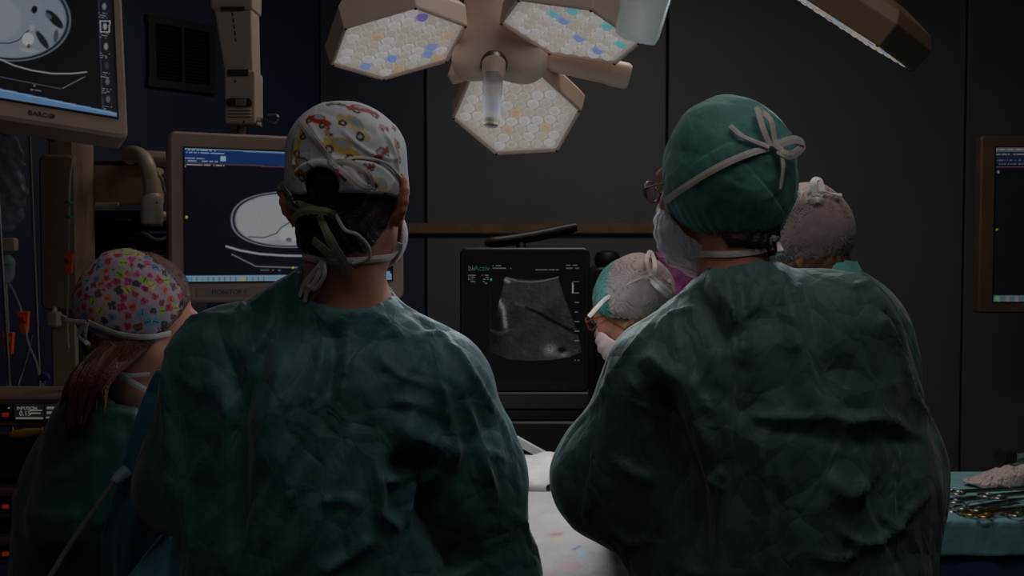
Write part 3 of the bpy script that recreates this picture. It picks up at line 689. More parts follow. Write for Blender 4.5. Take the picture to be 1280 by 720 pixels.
def glasses(h, root, col=(120, 70, 52)):
    b = MB()
    for x in (-1, 1):
        pts = [h.w((x * 0.033 + 0.024 * math.cos(t), 0.112 - 0.006 * abs(math.cos(t)), 0.008 + 0.018 * math.sin(t))) for t in np.linspace(0, 2 * math.pi, 15)]
        b.tube(pts, 0.0022, 6); b.tube([h.w((x * 0.058, 0.107, 0.012)), h.w((x * 0.074, 0.08, 0.012)), h.w((x * 0.08, 0.0, 0.008))], 0.0022, 6)
    b.tube([h.w((-0.009, 0.112, 0.012)), h.w((0.0, 0.116, 0.014)), h.w((0.009, 0.112, 0.012))], 0.002, 6)
    o = b.build('glasses', pm('glasses_frame', col, 0.3), root, smooth=True)
    l = MB()
    for x in (-1, 1): l.prism([h.w((x * 0.033 + 0.023 * math.cos(t), 0.1105, 0.008 + 0.017 * math.sin(t))) for t in np.linspace(0, 2 * math.pi, 14, endpoint=False)], tuple(h.M[:, 1] * 0.0015))
    l.build('lens', pm('lens_glass', (235, 240, 240), 0.02, trans=1.0, var=0), root)
TEALCAP = sheer_mat('cap_teal_sheer', (120, 182, 178), cover=0.5, edge=0.97)
TWOTONE = sheer_mat('cap_two_tone', (200, 200, 200), cover=0.72, edge=0.98, attr='col')

def surgeon_right():
    root = thing('person', 'surgeon in a green gown and large teal bouffant cap, seen from behind, face turned left', 'person', (W(960, 400, 1.72)[0], 1.74, 0))
    h = Head(W(900, 232, 1.79), math.radians(52), math.radians(-9), 0.0, 0.98); h.ear = 8
    neck = W(915, 352, 1.75); V, Q, body = body_mesh(h, neck, 0.054, (W(935, 440, 1.76), (0.15, 0.09, 0.10)), root); bt = bvh(V, Q); add_eyes(h, root)
    P = lambda a, b, c=1.72: W(a, b, c).astype(np.float32)
    def f(p):
        d = ell(p, P(955, 520), (0.205, 0.135, 0.21)); d = sm(d, ell(p, P(985, 690), (0.225, 0.145, 0.27)), 0.08)
        d = sm(d, rc(p, P(905, 396), P(832, 462), 0.056, 0.068), 0.05)
        d = sm(d, rc(p, P(930, 392), P(1040, 425), 0.058, 0.076), 0.05)
        d = sm(d, rc(p, P(828, 475), P(773, 595, 1.78), 0.078, 0.096), 0.07)
        d = sm(d, rc(p, P(775, 600, 1.78), P(785, 650, 2.12), 0.095, 0.05), 0.06)
        d = sm(d, rc(p, P(1045, 418), P(1100, 590, 1.75), 0.078, 0.092), 0.07)
        d = sm(d, rc(p, P(1078, 470, 1.84), P(1108, 540, 1.84), 0.055, 0.080), 0.03)
        d = sm(d, rc(p, P(1100, 590, 1.75), P(1095, 710, 1.78), 0.092, 0.080), 0.05)
        d = sm(d, rc(p, P(1095, 700, 1.78), P(960, 700, 2.1), 0.07, 0.045), 0.05)
        c = P(970, 600); q = (p - f32(c[0], c[1] + 0.01, 0)) * f32(1, 1.45, 1); d = sm(d, rc(q, (0, 0, 1.08), (0, 0, 0.40), 0.19, 0.25) / 1.2, 0.08)
        d = sm(d, rc(p, P(922, 362, 1.75), P(922, 395, 1.74), 0.068, 0.078), 0.03)
        d = smax(d, 0.36 - p[:, 2], 0.02)
        return smax(d, -rc(p, h.w((0, -0.028, -0.045)), W(915, 356, 1.75), 0.058, 0.062), 0.012)
    C = [([(893, 330), (915, 352), (924, 400), (920, 480), (915, 560), (905, 640), (898, 716)], 0.014, 0.013, 's'),
         ([(884, 340), (898, 370), (914, 390), (922, 410)], 0.008, 0.012, 'r'),
         ([(872, 360), (895, 400), (912, 440)], 0.016, -0.012, 'g'),
         ([(972, 330), (985, 370), (1002, 440), (1010, 520)], 0.016, 0.011, 'g'),
         ([(966, 335), (940, 400), (930, 460)], 0.018, 0.009, 'g'),
         ([(985, 340), (1010, 390), (1030, 450), (1040, 500)], 0.020, -0.009, 'g'),
         ([(1040, 352), (1066, 362), (1088, 352)], 0.006, 0.009, 'r'),
         ([(1100, 392), (1106, 400), (1130, 450), (1150, 500), (1176, 520)], 0.010, 0.016, 's'),
         ([(930, 520), (980, 524), (1030, 522), (1100, 526), (1160, 545)], 0.007, 0.007, 'r'),
         ([(935, 536), (1000, 540), (1060, 552), (1120, 548), (1170, 560)], 0.010, -0.005, 'g'),
         ([(1020, 510), (1060, 530), (1110, 520), (1140, 540)], 0.006, 0.008, 'r'),
         ([(1062, 518), (1054, 540), (1060, 560)], 0.008, 0.008, 'r'),
         ([(945, 540), (956, 600), (962, 660), (958, 716)], 0.008, 0.009, 'r'),
         ([(970, 560), (980, 620), (990, 680)], 0.008, 0.008, 'r'),
         ([(1040, 655), (1078, 680), (1120, 665), (1170, 610)], 0.006, 0.013, 'r'),
         ([(1100, 640), (1124, 660), (1150, 664)], 0.006, 0.009, 'r'),
         ([(1010, 690), (1050, 700), (1078, 682)], 0.006, 0.010, 'r'),
         ([(1128, 550), (1120, 620), (1124, 700)], 0.008, 0.008, 'r'),
         ([(1030, 590), (1060, 620), (1090, 600)], 0.012, 0.008, 'g'),
         ([(860, 365), (830, 380), (795, 430), (760, 480)], 0.007, 0.010, 'r'),
         ([(880, 385), (850, 392), (830, 400), (815, 430)], 0.007, 0.009, 'r'),
         ([(752, 486), (790, 500), (820, 520), (850, 545)], 0.006, 0.011, 'r'),
         ([(785, 470), (800, 490), (826, 510)], 0.006, 0.009, 'r'),
         ([(842, 385), (850, 440), (870, 490), (895, 520)], 0.009, 0.010, 'r'),
         ([(800, 440), (838, 470), (862, 510), (890, 580)], 0.014, 0.016, 'g'),
         ([(820, 480), (842, 540), (868, 620), (872, 716)], 0.028, -0.028, 'g'),
         ([(850, 500), (868, 560), (885, 600), (908, 610)], 0.009, 0.014, 'r'),
         ([(870, 490), (880, 460), (900, 430)], 0.009, 0.009, 'r'),
         ([(880, 610), (900, 590), (912, 600)], 0.006, 0.009, 'r'),
         ([(738, 520), (744, 580), (732, 640), (726, 690)], 0.008, 0.009, 'r'),
         ([(766, 570), (790, 590), (820, 600)], 0.010, 0.010, 'g'),
         ([(770, 430), (760, 480), (720, 530)], 0.007, 0.007, 'r'),
         ([(760, 660), (790, 680), (820, 672)], 0.008, 0.008, 'r')]
    V, Q, g, gt = gown_from(f, (0.02, 1.40, 0.33), (0.80, 2.25, 1.66), 0.0064, C, 'gown', GOWN_B, root, amp=(0.0030, 0.0014), seed=11, folds=lambda V: vfolds(V, 0.10, 9) * 0.7)
    make_hair(h, root, pm('hair_brown_dark', (48, 30, 22), 0.5, var=0.3, nscale=90, bump=0.8, bscale=260), lambda q: np.maximum(np.maximum(q[:, 1] - 0.06, -0.128 - q[:, 2] + 0.35 * np.abs(q[:, 0])), q[:, 1] - 0.012 - 0.5 * (q[:, 2] + 0.01)), neck, off=0.008)
    V, Q, ct = bouffant(h, root, TEALCAP, r=(0.106, 0.110, 0.124), ctr=(0, -0.020, 0.014), cut=(-0.078, 0.50), res=0.0028, seed=4, label='translucent teal bouffant cap')
    mt = face_mask(h, root, drop=0.01); glasses(h, root)
    tr = [bt, ct]; rib = lambda nm, px, wd, mat=WHITE_TIE, **k: tape(nm, tr, px, wd, mat, root, **k)
    rib('mask_tie', [(834, 250), (852, 238), (890, 214), (925, 197), (958, 186)], 0.0105, lift=0.005)
    rib('mask_tie', [(834, 250), (836, 262), (842, 280)], 0.008, lift=0.005)
    rib('mask_tie', [(960, 185, .004), (950, 166, .01), (943, 146, .012), (950, 142, .012), (958, 160, .012), (964, 182, .006)], 0.010, n=8, Y=1.78)
    rib('mask_tie', [(912, 160, .004), (930, 176, .006), (958, 186, .005)], 0.008)
    rib('mask_tie', [(964, 184, .005), (980, 180, .016), (989, 186, .018), (980, 194, .016), (966, 190, .006)], 0.013, n=8, Y=1.75)
    rib('mask_tie', [(972, 190, .006), (972, 210, .010), (968, 235, .010)], [0.007, 0.006, 0.004])
    rib('mask_tie', [(962, 182, .007), (972, 190, .008)], 0.014)
    rib('mask_tie', [(868, 316), (890, 318), (915, 318), (945, 314), (966, 308)], 0.010, Y=1.72)
    rib('mask_tie', [(962, 318, .006), (954, 300, .012), (958, 290, .016), (968, 298, .014), (976, 314, .006)], 0.009, n=8, Y=1.68)
    hand(root, W(806, 655, 2.14), (-0.35, 1, -0.15), (-0.4, 0, -1), side=-1); hand(root, W(955, 700, 2.1), (-0.8, 0.6, 0.1), (0, 0, -1))
    legs(root, root.location.x, 1.76, 0.1)
surgeon_right()

def assistant(label, hp, yaw, pitch, hs, capargs, hip, hands, seed, gmat, hairmat, cut_paint, glass=False, tailpx=None):
    root = thing('person', label, 'person', (hip[0], hip[1], 0)); h = Head(hp, yaw, pitch, 0, hs); h.ear = 8; fwd = rotz(yaw) @ np.array([0, 1, 0]); rt = rotz(yaw) @ np.array([1, 0, 0])
    hip3 = np.array([hip[0], hip[1], 0.98]); nk = h.w((0, -0.055, -0.15)); ch = nk * 0.72 + hip3 * 0.28
    V, Q, body = body_mesh(h, nk, 0.054, (ch + np.array([0, 0, 0.03]), (0.10, 0.10, 0.10)), root); bt = bvh(V, Q); add_eyes(h, root)
    M = np.stack([rt, fwd, [0, 0, 1]], 1)
    def f(p):
        d = ell(p, ch, (0.19, 0.13, 0.2), M); d = sm(d, rc(p, ch, hip3, 0.13, 0.15), 0.08); d = sm(d, rc(p, hip3, hip3 + np.array([0, 0, -0.55]), 0.15, 0.2), 0.06)
        for s, (el, wr) in zip((-1, 1), hands):
            sh = nk + rt * s * 0.17 + np.array([0, 0, -0.07]); d = sm(d, rc(p, nk + np.array([0, 0, -0.03]), sh, 0.055, 0.06), 0.05)
            d = sm(d, rc(p, sh, el, 0.062, 0.055), 0.05); d = sm(d, rc(p, el, wr, 0.055, 0.04), 0.04)
        d = sm(d, rc(p, nk + np.array([0, 0, 0.01]), nk + np.array([0, 0, -0.04]), 0.066, 0.08), 0.03)
        return smax(smax(d, 0.38 - p[:, 2], 0.02), -rc(p, h.w((0, -0.028, -0.045)), nk, 0.058), 0.01)
    pts = np.array([hip3 + 0.24, hip3 - 0.24, nk + 0.12, nk + rt * 0.19 + fwd * 0.05, nk - rt * 0.19 + fwd * 0.05, ch + fwd * 0.1, ch - fwd * 0.1] + [x for e in hands for x in e]); lo = pts.min(0) - 0.09; hi = pts.max(0) + 0.09; lo[2] = 0.34; hi[2] = nk[2] + 0.09
    V, Q, g, gt = gown_from(f, lo, hi, 0.012, [], 'gown', gmat, root, seed=seed)
    make_hair(h, root, hairmat, lambda q: np.maximum(np.maximum(q[:, 1] - 0.075, -0.09 - q[:, 2]), q[:, 1] - 0.03 - 0.8 * (q[:, 2] + 0.02)), nk, off=0.006)
    V, Q, ct = bouffant(h, root, TWOTONE, seed=seed, paint=cut_paint, **capargs)
    face_mask(h, root, pm('mask_pink', (214, 190, 190), 0.7, var=0.05, bump=0.3, bscale=60), drop=0.008)
    if glass: glasses(h, root, (60, 50, 60))
    for s, (el, wr) in zip((-1, 1), hands): 
        dd = wr - el; hand(root, wr, dd / np.linalg.norm(dd) + np.array([0, 0, -0.1]), (-0.2, 0, -1), side=s)
    legs(root, hip[0], hip[1], yaw)
    return root, h, [bt, ct], gt
def two(teal, white, k=0.012, tilt=0.35):
    def p(q, V):
        t = 1 / (1 + np.exp(-(q[:, 1] - k - tilt * (0.03 - q[:, 2])) / 0.0025)); t = np.maximum(t, 1 / (1 + np.exp((q[:, 2] - 0.62 * q[:, 1] + 0.018) / 0.002)))
        return t[:, None] * lin(teal) + (1 - t[:, None]) * lin(white)
    return p
# assistant across the table, beyond the right surgeon's shoulder
rt_, hC, trC, gC = assistant('assistant in a mint and white sheer cap, bent over beside the ultrasound screen', W(789, 388, 2.85), math.radians(62), math.radians(-24), 0.98,
    dict(r=(0.103, 0.110, 0.104), ctr=(0, -0.024, 0.038), cut=(-0.02, 0.55), res=0.0036, label='mint bouffant cap with a white see-through crown'), (0.56, 2.88),
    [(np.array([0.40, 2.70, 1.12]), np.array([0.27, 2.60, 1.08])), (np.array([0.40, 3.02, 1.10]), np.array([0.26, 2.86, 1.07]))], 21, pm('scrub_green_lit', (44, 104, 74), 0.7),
    pm('hair_light_brown', (130, 84, 60), 0.5, var=0.4, nscale=90, bump=0.6, bscale=260), two((120, 205, 195), (214, 196, 196)), glass=True)
for px in ([(736, 396), (760, 372), (790, 354), (812, 346)], [(812, 346), (826, 350), (838, 352)], [(812, 346, .004), (806, 330, .01), (810, 320, .012), (818, 332, .012), (815, 346, .006)], [(815, 346, .004), (824, 358, .01), (834, 366, .01)], [(813, 347, .004), (820, 362, .012), (829, 370, .012)]):
    tape('mask_tie', trC, px, 0.011, WHITE_TIE, rt_, Y=2.76, lift=0.004)
# assistant mostly hidden behind the right surgeon's head
rt_, hE, trE, gE = assistant('assistant half hidden behind the right surgeon, white sheer cap gathered at nape', W(996, 312, 2.35), math.radians(58), math.radians(-20), 1.0,
    dict(r=(0.098, 0.106, 0.098), ctr=(0, -0.028, 0.03), cut=(-0.045, 0.45), res=0.0034, tail=(W(1036, 322, 2.30).astype(np.float32), W(1052, 342, 2.28).astype(np.float32)), label='mint and white see-through cap gathered at the nape'), (0.74, 2.42),
    [(np.array([0.62, 2.22, 1.13]), np.array([0.44, 2.24, 1.07])), (np.array([0.66, 2.56, 1.12]), np.array([0.42, 2.44, 1.07]))], 23, GOWN_A,
    pm('hair_mid_brown', (95, 62, 48), 0.5, var=0.35, nscale=90, bump=0.6, bscale=260), two((120, 200, 190), (205, 180, 180), k=0.005, tilt=0.2))
for px in ([(985, 262), (1000, 252), (1018, 248)], [(1018, 248, .004), (1014, 238, .014), (1020, 234, .016), (1026, 246, .010)], [(1022, 249, .006), (1034, 250, .012), (1046, 252, .014)], [(1006, 252, .006), (1020, 254, .010), (1030, 252, .008)]):
    tape('mask_tie', trE, px, 0.013, WHITE_TIE, rt_, Y=2.27, lift=0.004)
tape('cap_tie', trE, [(1040, 334, .006), (1052, 336, .014), (1064, 340, .018)], [0.012, 0.022, 0.026], pm('tie_teal', (110, 190, 180), 0.7), rt_, Y=2.27)
tape('cap_tie', trE, [(1038, 336, .006), (1054, 343, .016), (1066, 346, .016)], [0.010, 0.014, 0.016], pm('tie_teal', (110, 190, 180), 0.7), rt_, Y=2.27)

# ================================================================== NURSE AT THE LEFT (butterfly cap)
def nurse():
    root = thing('person', 'nurse in green scrubs with a butterfly-print cap and long brown hair, facing right', 'person', (-0.74, 2.05, 0))
    h = Head(W(176, 400, 2.0), math.radians(-48), math.radians(-18), 0.0, 0.95); h.ear = 12
    nk = W(168, 484, 1.99); V, Q, body = body_mesh(h, nk, 0.052, (nk + np.array([-0.03, 0.02, -0.14]), (0.09, 0.07, 0.09)), root); bt = bvh(V, Q); add_eyes(h, root)
    P = lambda a, b, c=2.0: W(a, b, c).astype(np.float32)
    def f(p):
        d = ell(p, P(148, 595, 2.06), (0.12, 0.13, 0.2)); d = sm(d, ell(p, P(140, 745, 2.08), (0.15, 0.13, 0.22)), 0.08)
        d = sm(d, rc(p, P(168, 508, 2.03), P(128, 536, 1.98), 0.052, 0.064), 0.06); d = sm(d, rc(p, P(165, 505, 2.01), P(205, 530, 2.15), 0.055, 0.066), 0.06)
        d = sm(d, rc(p, P(122, 545, 1.97), P(78, 648, 1.93), 0.066, 0.058), 0.05); d = sm(d, rc(p, P(205, 530, 2.16), P(215, 640, 2.22), 0.066, 0.06), 0.05)
        c = P(138, 700, 2.08); q = (p - f32(c[0], c[1], 0)) * f32(1, 1.2, 1); d = sm(d, rc(q, (0, 0, 1.05), (0, 0, 0.85), 0.165, 0.175), 0.06)
        d = smax(d, 0.80 - p[:, 2], 0.01); return smax(d, -rc(p, h.w((0, -0.028, -0.045)), nk, 0.06), 0.01)
    C = [([(90, 560), (110, 530), (140, 515), (175, 520)], 0.010, 0.010, 'r'), ([(60, 600), (90, 590), (130, 560)], 0.010, 0.010, 'r'), ([(110, 660), (140, 640), (160, 600)], 0.012, 0.012, 'r'),
         ([(45, 640), (70, 650), (105, 640)], 0.010, 0.008, 'r'), ([(150, 500), (165, 520), (172, 560)], 0.008, 0.008, 'r')]
    gown_from(f, (-1.10, 1.78, 0.77), (-0.42, 2.36, 1.42), 0.009, C, 'scrub_top', paper_mat('scrub_green', (24, 72, 58), scale=6, strength=0.35), root, amp=(0.004, 0.002), seed=31)
    hair = pm('hair_auburn', (88, 44, 30), 0.45, var=0.4, nscale=60, bump=0.8, bscale=200)
    make_hair(h, root, hair, lambda q: np.maximum(np.maximum(q[:, 1] - 0.06, -0.1 - q[:, 2]), q[:, 1] - 0.02 - 0.6 * (q[:, 2] + 0.01)), nk, off=0.007)
    r0 = np.random.default_rng(8); b = MB()                                        # long hair falling over the back: locks joined into one part
    for i in range(46):
        u = i / 45; a = P(128 + 46 * u, 434 + 6 * math.sin(i), 1.90 + 0.02 * r0.random()); m1 = P(98 + 40 * u + r0.normal() * 4, 472, 1.86 + 0.015 * r0.random()); e = P(76 + 46 * u + r0.normal() * 5, 528 - 24 * u + r0.normal() * 8, 1.86 + 0.01 * r0.random())
        b.tube(spline([a, m1, e], 4), [0.007, 0.008, 0.009, 0.009, 0.009, 0.008, 0.006, 0.004, 0.0015], 5)
    o = b.build('long_hair', hair, root, smooth=True); o['kind'] = 'stuff'
    def f2(p):
        q = h.loc(p); d = ell(q, (0, -0.022, 0.024), (0.093, 0.112, 0.102))
        d = smax(d, -(h.skull(p) - 0.0095), 0.002); return smax(d, (-0.045 + 0.5 * q[:, 1]) - q[:, 2], 0.006)
    V, Q = snet(f2, h.c - 0.15, h.c + 0.15, 0.0019); N = grad(f2, V, 0.003); D = crumple(V, 0.04, 0.0016, rng=np.random.default_rng(3)) + crumple(V, 0.018, 0.0006, rng=np.random.default_rng(4)); V = V + N * D[:, None]; ct = bvh(V, Q); N = vnormals(V, Q)
    Cc = np.tile(lin((170, 150, 164)), (len(V), 1)); cols = [(190, 40, 90), (210, 105, 60), (60, 58, 72), (80, 160, 190), (160, 185, 50), (200, 60, 120), (190, 60, 50), (70, 140, 180), (120, 70, 60), (205, 185, 60)]
    order = r0.permutation(len(V)); done = []
    for k in order:
        p = V[k]
        if h.loc(p[None])[0, 2] < -0.05: continue
        if done and min(((np.array(done) - p) ** 2).sum(1)) < 0.0150 ** 2: continue
        done.append(p)
        if len(done) > 420: break
    for j, p in enumerate(done):                                                   # a butterfly: four wings and a dark body
        q = V - p; ii = np.where((q * q).sum(1) < 0.011 ** 2)[0]; n = N[ii[np.argmin((q[ii] ** 2).sum(1))]]; t = np.cross(n, r0.normal(size=3)); t /= np.linalg.norm(t); s2 = np.cross(n, t)
        u, v = np.abs(q[ii] @ t), q[ii] @ s2; z = r0.uniform(0.8, 1.15) * 0.0076; u /= z; v /= z
        m = (((u - 0.55) / 0.5) ** 2 + ((v - 0.4) / 0.5) ** 2 < 1) | (((u - 0.42) / 0.38) ** 2 + ((v + 0.4) / 0.36) ** 2 < 1); Cc[ii[m]] = lin(cols[j % len(cols)])
        Cc[ii[(u < 0.13) & (np.abs(v) < 0.7)]] = lin((60, 45, 50))
    me = npmesh('cap', V, Q); setcol(me, Cc); link('cap', me, pm('cap_butterfly', (200, 200, 200), 0.75, var=0.05, nscale=200, attr='col'), root, label='pale cap printed with many small coloured butterflies')
    face_mask(h, root, pm('mask_blue', (150, 175, 190), 0.7, var=0.05))
    tr = [bt, ct]; rib = lambda px, wd, **k: tape('mask_tie', tr, px, wd, WHITE_TIE, root, **k)
    rib([(112, 402), (130, 410), (155, 418), (185, 420), (212, 416)], 0.010, lift=0.004, Y=1.92)
    rib([(112, 402, .006), (96, 397, .02), (80, 395, .03)], 0.009, Y=1.90); rib([(112, 402, .006), (106, 414, .012), (110, 430, .016), (120, 434, .014)], 0.008, Y=1.9); rib([(113, 402, .006), (114, 416, .012), (121, 430, .014)], 0.006, Y=1.9)
    rib([(150, 466, .006), (166, 468, .004), (186, 466, .004)], 0.007, Y=1.9); rib([(152, 467, .006), (166, 476, .012), (180, 486, .012)], 0.010, Y=1.9)
    e = W(78, 655, 1.93); wv = W(100, 715, 2.06); hand(root, wv, wv - e, (0.5, 0, -1), mat=SKIN, name='forearm', fore=0.19, side=-1)
    e = W(215, 640, 2.22); wv = W(250, 660, 2.42); hand(root, wv, wv - e, (0.3, 0, -1), mat=SKIN, name='forearm', fore=0.16)
    legs(root, -0.74, 2.06, math.radians(-40))
nurse()

# ================================================================== SURGICAL LIGHT
BEIGE = pm('light_housing_beige', (238, 210, 194), rough=0.42, var=0.05, nscale=6)
BEIGED = pm('arm_beige', (176, 158, 146), rough=0.45, var=0.06, nscale=8)
DARKMETAL = pm('metal_dark', (60, 52, 48), rough=0.4, metal=0.6)
STEEL = pm('steel', (170, 165, 160), rough=0.28, metal=1.0)
PLATE = pm('reflector_plate', (150, 145, 140), 0.4, emis=(110, 107, 105), estr=1.0)
def lens_mesh(nm, emis, colr):
    b = MB(); b.lathe((0, 0, 0), [(0.0142, 0.004), (0.0142, 0.0), (0.0115, -0.005), (0.006, -0.0085), (0.0015, -0.009)], 10)
    me = mesh(nm, b.v, b.f); me.polygons.foreach_set('use_smooth', [True] * len(me.polygons)); me.materials.append(pm(nm, colr, 0.15, emis=emis, estr=1.0, var=0.02)); return me
LENS = [lens_mesh('lens_warm', (118, 112, 107), (200, 195, 190)), lens_mesh('lens_white', (124, 121, 120), (210, 210, 210)), lens_mesh('lens_amber', (122, 108, 92), (210, 180, 140)),
        lens_mesh('lens_teal', (78, 122, 126), (90, 180, 190)), lens_mesh('lens_blue', (92, 104, 134), (100, 120, 190)), lens_mesh('lens_violet', (84, 74, 118), (90, 70, 160))]
def lamp_head(root, o, M, R, seed, odd=0.3, lit=True):
    M3 = Matrix([list(r) for r in M]); o = Vector(o)
    def hexr(r, z): return [o + M3 @ Vector((r * math.cos(math.radians(60 * k)), r * math.sin(math.radians(60 * k)), z)) for k in range(6)]
    rings = [hexr(R * 0.945, 0.004), hexr(R * 0.95, -0.003), hexr(R * 0.995, -0.003), hexr(R * 1.005, 0.002), hexr(R * 1.035, 0.048), hexr(R * 0.93, 0.072), hexr(R * 0.55, 0.088)]
    V = [v for r in rings for v in r]; Fc = [(k * 6 + i, k * 6 + (i + 1) % 6, (k + 1) * 6 + (i + 1) % 6, (k + 1) * 6 + i) for k in range(6) for i in range(6)] + [tuple(range(36, 42))]
    head = link('lamp_head', mesh('lamp_head', V, Fc), BEIGE, root, smooth=False)
    mod = head.modifiers.new('bevel', 'BEVEL'); mod.width = 0.0025; mod.segments = 2; mod.limit_method = 'ANGLE'
    pl = link('reflector_plate', mesh('reflector_plate', hexr(R * 0.948, 0.004) + hexr(R * 0.948, 0.007), [(5, 4, 3, 2, 1, 0), (6, 7, 8, 9, 10, 11)] + [(i, (i + 1) % 6, 6 + (i + 1) % 6, 6 + i) for i in range(6)]), PLATE, head, smooth=False)
    r = np.random.default_rng(seed); sp = 0.0315; k = 0
    for i in range(-5, 6):
        for j in range(-5, 6):
            x, y = sp * (i + j * 0.5), sp * j * math.sqrt(3) / 2
            a = max(abs(x * math.cos(math.radians(t)) + y * math.sin(math.radians(t))) for t in (30, 90, 150))
            if a > R * 0.945 * 0.866 - 0.0125: continue
            u = r.random(); m = LENS[int(r.integers(2, 6)) if u < odd else (0 if u < 0.65 else 1)]
            q = bpy.data.objects.new('led_lens', m); COL.objects.link(q); q.parent = head
            q.matrix_local = Matrix.Translation(o + M3 @ Vector((x, y, 0.004))) @ M3.to_4x4()
    for a in range(6):
        b = MB(); p = o + M3 @ Vector((R * 0.965 * math.cos(math.radians(60 * a)), R * 0.965 * math.sin(math.radians(60 * a)), -0.003)); b.lathe(p, [(0.0034, 0.0015), (0.0034, -0.001), (0.002, -0.0018)], 8, M3); b.build('screw', DARKMETAL, head)
    return head
sl = thing('surgical_light', 'beige ceiling surgical light with three lit hexagonal heads above the surgeons', 'lamp', W(620, 40, 2.55))
hc = []
for k, ((a, b, c), e) in enumerate(HEADS):
    M = rotz(e[2]) @ roty(e[1]) @ rotx(e[0]); p = W(a, b, c); lamp_head(sl, p, M, 0.16, 3 + k, odd=(0.16, 0.2, 0.05)[k]); hc.append(p + M @ np.array([0, 0, 0.06]))
P = lambda a, b, c: W(a, b, c).astype(np.float32)
def fh(p):
    n = P(628, 40, 2.62)
    d = rc(p, P(612, 12, 2.58), P(592, 70, 2.56), 0.05, 0.042); d = sm(d, rc(p, P(612, 12, 2.58), P(655, 78, 2.56), 0.05, 0.045), 0.03)
    d = sm(d, rc(p, P(590, 78, 2.56), P(660, 78, 2.56), 0.040, 0.038), 0.03)
    d = smax(d, (2.525 - p[:, 1]) * 0.9 + (p[:, 2] - 1.95) * 0.3, 0.012)              # flattened underside
    d = sm(d, rc(p, P(610, -18, 2.62), P(610, 20, 2.6), 0.045, 0.05), 0.03)
    d = sm(d, rc(p, P(650, 62, 2.62), P(762, 90, 2.60), 0.034, 0.029), 0.02)
    for q in hc: d = sm(d, rc(p, P(622, 45, 2.62), q.astype(np.float32), 0.035, 0.028), 0.02)
    return d
V, Q = snet(fh, P(480, 190, 2.62) - f32(0.04, 0.25, 0.0), P(800, -60, 2.62) + f32(0.02, 0.25, 0.1), 0.005)
link('hub', npmesh('hub', V, Q), BEIGE, sl)
b = MB(); b.tube([W(763, 90.5, 2.60), W(764.5, 91, 2.60), W(783, 95, 2.60), W(787, 96, 2.60)], [0.0295, 0.0305, 0.0305, 0.026], 20); b.build('arm_cap', BEIGE, sl, smooth=True)
b = MB(); b.tube([W(577, 82, 2.62), W(574, 95, 2.62), W(576, 102, 2.62)], [0.024, 0.027, 0.02], 16); b.build('joint_cap', BEIGE, sl, smooth=True)
b = MB(); hp = W(617, 82, 2.47); b.tube([hp + np.array([0, 0.05, 0.012]), hp, hp + np.array([0, -0.004, -0.006])], [0.030, 0.030, 0.027], 24); b.build('handle_socket', DARKMETAL, sl, smooth=True)
b = MB(); b.tube([W(617.5, 79, 2.46), W(617, 90, 2.445), W(616.5, 98, 2.44)], [0.0255, 0.0265, 0.022], 24); b.build('handle_base', BEIGE, sl, smooth=True)
def clear_plastic(name, col, alpha):
    if name in MATS: return MATS[name]
    m = pm(name, col, rough=0.25, var=0.05, nscale=30); nt = m.node_tree; N = nt.nodes; L = nt.links
    tr = N.new('ShaderNodeBsdfTransparent'); tl = N.new('ShaderNodeBsdfTranslucent'); tl.inputs['Color'].default_value = s2l(col) + (1,); ms = N.new('ShaderNodeMixShader'); m2 = N.new('ShaderNodeMixShader')
    ms.inputs[0].default_value = 0.5; L.new(N['Principled BSDF'].outputs[0], ms.inputs[1]); L.new(tl.outputs[0], ms.inputs[2]); m2.inputs[0].default_value = alpha
    L.new(tr.outputs[0], m2.inputs[1]); L.new(ms.outputs[0], m2.inputs[2]); L.new(m2.outputs[0], N['Material Output'].inputs['Surface']); return m
b = MB(); b.tube([W(616.5, 92, 2.44), W(616, 100, 2.438), W(615, 140, 2.425), W(614, 152, 2.42), W(613.6, 158, 2.418)], [0.021, 0.022, 0.020, 0.019, 0.014], 24); b.build('handle_cover', clear_plastic('cover_clear', (190, 190, 194), 0.45), sl, smooth=True, label='clear plastic sterile handle cover')
b = MB(); b.tube([W(614.2, 148, 2.42), W(613.8, 156, 2.419)], [0.0175, 0.0165], 20); b.build('handle_tip', pm('tip_cream', (190, 175, 150), 0.5), sl, smooth=True)
top = W(610, -18, 2.62); b = MB(); b.tube([top, top + np.array([0.0, 0.02, 0.15]), (top[0] + 0.02, 2.75, 2.6), (top[0] + 0.03, 2.8, 3.0)], [0.043, 0.04, 0.038, 0.038], 20); b.build('ceiling_arm', BEIGED, sl, smooth=True)
b = MB(); b.lathe((top[0] + 0.03, 2.8, 2.93), [(0.05, 0), (0.11, 0.02), (0.11, 0.069)], 28); b.build('ceiling_mount', BEIGED, sl, smooth=True)
# second lamp head, upper right, seen edge-on
s2 = thing('surgical_light', 'second surgical light, tinted bronze for the dim light, its edge showing at the upper right', 'lamp', W(1060, 20, 2.3))
o2 = W(1046, 26, 2.3); vd = o2 - np.array([0, 0, CAMZ]); vd /= np.linalg.norm(vd); r_ = np.cross(vd, [0, 0, 1.0]); r_ /= np.linalg.norm(r_); u_ = np.cross(r_, vd)
nrm = -0.575 * r_ - 0.818 * u_ - 0.03 * vd; nrm /= np.linalg.norm(nrm); ed = 0.818 * r_ - 0.575 * u_; ed -= nrm * (ed @ nrm); ed /= np.linalg.norm(ed); z_ = -nrm; y_ = np.cross(z_, ed); M2 = np.stack([ed, y_, z_], 1)
HB = BEIGE; BEIGE = pm('light_housing_dim', (140, 112, 90), rough=0.42, var=0.08, nscale=6)  # darker bronze copy of the beige housing paints the dim light
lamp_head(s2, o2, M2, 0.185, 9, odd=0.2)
BEIGE = HB
